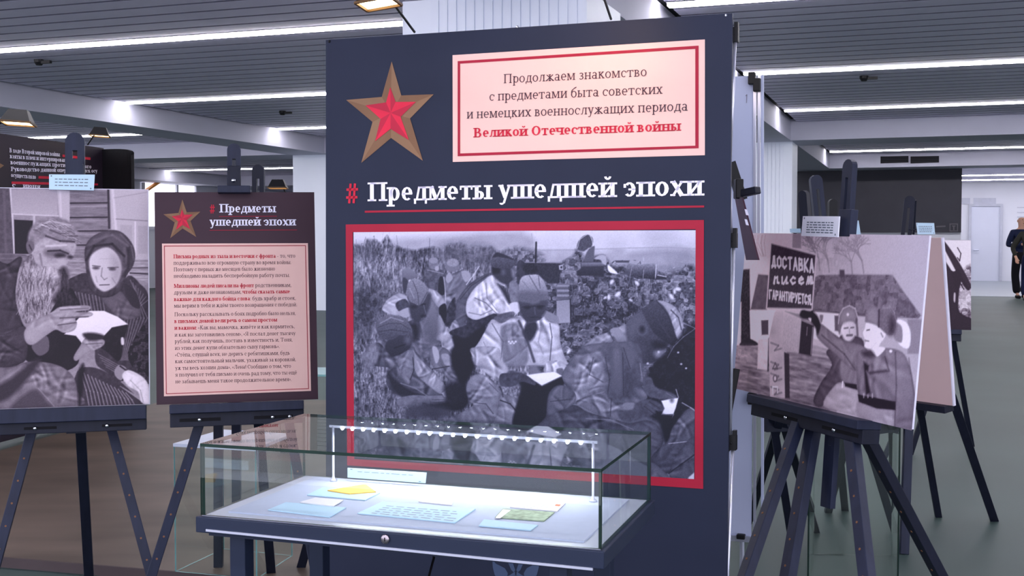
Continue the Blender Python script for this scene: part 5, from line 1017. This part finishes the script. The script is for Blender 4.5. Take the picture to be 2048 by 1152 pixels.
# ------------------------------------------------------------ floodlamps
def flood(C,dirn,side,w,label,armto,energy=6,scale=1):
    C=Vector(C); d=Vector(dirn).normalized(); s=(Vector(side)-d*Vector(side).dot(d)).normalized(); t=d.cross(s)
    o=thing('floodlamp',C,label,'lamp','floodlamps clamped over the displays')
    g=MB(); w2=w*.5; l=w*.36; bk=-d*w*.45
    f=[C+s*w2+t*l,C-s*w2+t*l,C-s*w2-t*l,C+s*w2-t*l]; b=[C+bk+s*w2*.6+t*l*.5,C+bk-s*w2*.6+t*l*.5,C+bk-s*w2*.6-t*l*.5,C+bk+s*w2*.6-t*l*.5]
    g.add(f+b,[(0,1,5,4),(1,2,6,5),(2,3,7,6),(3,0,4,7),(4,5,6,7)]); g.make('housing',M_black,o)
    g=MB(); 
    for k in range(4): g.bar(f[k],f[(k+1)%4],w*.06,w*.06,d)
    g.make('rim',mat('brass_rim',(90,66,40),.4),o)
    g=MB(); i=[C+d*-.004+(p-C)*.94 for p in f]; g.add(i,[(0,1,2,3)]); g.make('lens',mat('lamp_lens',(255,240,200),.4,emit=LAMP,ecol=(255,226,170)),o)
    g=MB(); m=C+bk; a=Vector(armto); g.tube([m,m.lerp(a,.15)+EZ*.01,a],w*.035*1.0,8); g.make('arm',M_black,o,True)
    if energy:
        L_=bpy.data.lights.new('flood_light','SPOT'); L_.energy=energy; L_.color=(1,.6,.34); L_.spot_size=2.0; L_.spot_blend=1; L_.shadow_soft_size=.03
        lo=bpy.data.objects.new('flood_light',L_); COL.objects.link(lo); lo.parent=o; lo.location=d*.01; lo.rotation_euler=(-d).to_track_quat('Z','Y').to_euler()
    return o
flood(at(757,8,3.02),(.05,-.15,-1),PO.a,.098,'lit floodlamp on a black arm above the top left of the navy banner',PO.hit(829,64,-.01),2.5)
flood(at(1178,-52,2.78),(.0,1,-.45),PO.a,.098,'floodlamp above the navy banner, only its black arm in view',PO.hit(1222,38,-.01),3.5)
flood(at(36,247,7.2),(-.05,-.12,-1),(1,.1,.12),.18,'lit floodlamp at far left in front of the dark banner wall',at(-20,262,7.3),1.5)
flood(at(200,272,8.2),(-.05,-.06,-1),(1,.2,.1),.13,'dim black floodlamp above the dark banner wall, right of the first',at(175,290,8.2),0)
flood(at(556,376,9),(0,-.04,-1),(1,0,0),.14,'distant floodlamp just above the text board, beside the banner',at(575,392,9.1),0)
g=MB(); p_=at(575,392,9.1); g.tube([p_,Vector((p_.x,p_.y,.02))],.012,8); g.tube([Vector((p_.x,p_.y,.02)),Vector((p_.x,p_.y,0))],.12,16); g.make('stand_pole',M_black,bpy.data.objects['floodlamp.004'])
# ------------------------------------------------------------ dark banner wall at far left
PQ=Plane(at(0,482,7.4),78)
dw=thing('banner_wall',Vector((*at(60,482,7.7).xy,0)),'dark banner wall with white and red text at far left, behind the old couple','banner')
uR=PQ.uv(210,482)[0]; zt=1.975-PQ.O.z; M_dk=mat('dark_banner_print',(42,34,46),.5,0,.06,4)
g=MB(); PQ.box(g,-1.6,uR,-PQ.O.z+.03,zt,-.03,0); g.make('panel',M_dk,dw)
g=MB(); r=.3; prev=None
E_=Vector((E1.x,E1.y,0)); base=PQ.P(uR,0); pts=[]
for k in range(9):
    t=k/8; p=base+E_*(.30*math.sin(t*math.pi/2))+Vector((PQ.a.x,PQ.a.y,0))*(-.0+.10*(math.cos(t*math.pi/2)-1)*-1*0+.0)-Vector((PQ.a.x,PQ.a.y,0))*(.06*(1-math.cos(t*math.pi/2))); pts.append(p)
for a,b in zip(pts,pts[1:]):
    g.add([(a.x,a.y,.03),(b.x,b.y,.03),(b.x,b.y,1.965-.05*((pts.index(b))/8)**3),(a.x,a.y,1.965-.05*((pts.index(a))/8)**3)],[(0,1,2,3)])
ec=g.make('end_panel',mat('black_end_panel',(14,13,18),.6),dw); sm=ec.modifiers.new('thickness','SOLIDIFY'); sm.thickness=.02; sm.offset=1
g=MB()
for s,y0,y1,x0,x1 in (('В ходе Второй мировой войны',304.5,313,18,119),('взяты в плен и интернированы',316.3,324.5,19,136),('военнослужащих противника много',328.5,337,20,182),('Руководство данной операцией войск осу',342,345.5,21,194),('осуществляло',354,358,21,71),('с 22 июня',374,377,23,80)):
    write(PQ,g,s,x0,y0,x1,y1,6.2,.004,True)
g.make('lettering',M_wtext,dw)
g=MB()
for q in ([(124,309),(180,315),(180,320),(124,314)],[(76,352),(188,356),(188,361),(76,357)],[(22,363),(195,367),(195,371),(22,368)]): PQ.flat(g,q,.004)
g.make('red_lines',M_textred,dw)
g=MB(); PQ.flat(g,[(-6,324),(7,331),(-6,340)],.004); g.make('gold_star_point',M_gold2,dw)
g=MB(); p=PQ.hit(88,868,.06); g.box(Vector((p.x,p.y,.065)),Vector((.03,0,0)),Vector((0,.03,0)),Vector((0,0,.02))); g.make('foot',M_black,dw)
# ------------------------------------------------------------ people
def skinmesh(name,pts,edges,rad,m,parent,root=0,sub=2):
    me=bpy.data.meshes.new(name); me.from_pydata([tuple(p) for p in pts],edges,[]); me.materials.append(m)
    o=bpy.data.objects.new(name,me); COL.objects.link(o); o.parent=parent; WL[o.name]=WL[parent.name]; a=o.modifiers.new('skin','SKIN')
    for i,r in enumerate(rad):
        r=r if isinstance(r,tuple) else (r,r); me.skin_vertices[0].data[i].radius=r
    me.skin_vertices[0].data[root].use_root=True
    a.use_smooth_shade=True; b=o.modifiers.new('sub','SUBSURF'); b.levels=sub; b.render_levels=sub; return o
def person(px,d,H,label,yaw,shirt,trous,arms,step=.0,low=.86):
    base=at(px,proj((0,d,0))[1],d); base.z=0; t=thing('person',base,label,'person'); t.rotation_euler=(0,0,yaw); k=H/1.75
    V=lambda x,y,z:Vector((x*k,y*k,z*k))
    SK=mat('skin',(206,160,138),.6); SHm=mat('shoe_black',(18,18,22),.5)
    # local: -y faces the viewer
    J=[V(0,0,.95),V(0,0,1.15),V(0,.01,1.38),V(0,0,1.5),V(0,-.01,1.58),V(0,-.015,1.66),V(0,-.005,1.72)]; E=[(0,1),(1,2),(2,3),(3,4),(4,5),(5,6)]; Rr=[.11,.11,.12,.052,.074,.082,.06]
    def ch(fr,L): 
        last=fr
        for p,r in L: J.append(p); Rr.append(r); E.append((last,len(J)-1)); last=len(J)-1
        return last
    hands=[]
    for s,(el,ha) in zip((-1,1),arms):
        w=ch(2,[(V(s*.17,.0,1.41),.05),(V(*el),.036),(V(*ha),.026)]); hd=(V(*ha)-V(*el)).normalized(); pm=ch(w,[(V(*ha)+hd*.05*k,.03)])
        for f,(dx,l) in enumerate(((-.03,.06),(-.012,.075),(.006,.08),(.022,.07))): ch(pm,[(J[pm]+Vector((dx,0,0))+hd*.03*k,.009),(J[pm]+Vector((dx,-.012,-.01))+hd*l*k,.007)])
        ch(w,[(J[pm]-hd*.02+Vector((s*-.03,-.015,0)),.011),(J[pm]+hd*.02+Vector((s*-.045,-.025,0)),.008)])
    for s in (-1,1): ch(0,[(V(s*.09,0,.88),.085),(V(s*.10,-.02-step*s,.5),.055),(V(s*.11,step*s,.10),.035),(V(s*.115,-.08+step*s,.05),.03)])
    skinmesh('body',J,E,[r*k for r in Rr],SK,t)
    # head features
    g=MB(); b=base
    q=Euler((0,0,yaw)).to_matrix()
    def G(x,y,z): return base+q@V(x,y,z)
    g.ball(G(0,-.1,1.63),.014*k,8,6,sc=(1,1.2,1.6)); g.ball(G(-.085,.0,1.64),.02*k,8,6,sc=(.5,1,1.5)); g.ball(G(.085,.0,1.64),.02*k,8,6,sc=(.5,1,1.5)); n=g.make('nose_and_ears',SK,t,True); n.location=q.inverted()@n.location; n.rotation_euler=(0,0,0)
    g=MB(); g.ball(G(-.032,-.09,1.665),.01*k,8,6,sc=(1.4,.6,.7)); g.ball(G(.032,-.09,1.665),.01*k,8,6,sc=(1.4,.6,.7)); g.ball(G(0,-.092,1.585),.012*k,8,6,sc=(2,.5,.4)); n=g.make('eyes_and_mouth',mat('face_dark',(96,60,56),.6),t,True); n.location=q.inverted()@n.location
    # shirt
    J=[V(0,0,low),V(0,0,1.1),V(0,.01,1.36),V(0,.0,1.46)]; E=[(0,1),(1,2),(2,3)]; Rr=[.17,.16,.165,.07]
    for s,(el,ha) in zip((-1,1),arms):
        ch(2,[(V(s*.19,.0,1.40),.075),(V(*el),.056),(V(*el).lerp(V(*ha),.85),.042)])
    sh=skinmesh('shirt',J,E,[(r*k,r*k*.8) if i<4 else r*k for i,r in enumerate(Rr)],shirt,t)
    J=[V(0,0,.96),V(0,0,1.04)]; E=[(0,1)]; Rr=[.15,.14]
    for s in (-1,1): ch(0,[(V(s*.09,0,.86),.105),(V(s*.10,-.02-step*s,.5),.085),(V(s*.11,step*s,.09),.085)])
    skinmesh('trousers',J,E,[r*k for r in Rr],trous,t)
    for s in (-1,1): skinmesh('shoe',[V(s*.11,.04+step*s,.04),V(s*.115,-.06+step*s,.035),V(s*.118,-.15+step*s,.03)],[(0,1),(1,2)],[.042*k,.045*k,.03*k],SHm,t,sub=1)
    return t
uni=mat('navy_uniform',(28,36,66),.8,0,.1,20); blk=mat('black_trousers',(18,18,26),.85); olv=mat('olive_jacket',(44,44,40),.85,0,.1,20); nt=mat('navy_trousers',(20,26,60),.85)
p1=person(2040,26.7,1.87,'bald man in dark navy uniform and black trousers walking at far right',.15,uni,blk,(((-.30,.02,1.12),(-.06,-.24,1.15)),((.27,.02,1.12),(.24,-.08,.88))),.06)
g=MB(); q=WL[p1.name]; k=1.87/1.75; g.box(q+Vector((-.1*k,-.155*k,1.33*k)),Vector((.055,0,0)),Vector((0,.006,0)),Vector((0,0,.012))); n=g.make('name_strip',mat('yellow_badge',(170,150,60),.6),p1)
p2=person(2060,25.6,1.80,'person in olive jacket and navy trousers, cut by the right edge of the picture',-.3,olv,nt,(((-.36,.0,1.12),(-.30,-.12,.9)),((.27,.02,1.12),(.24,-.08,.88))),.08,low=.66)
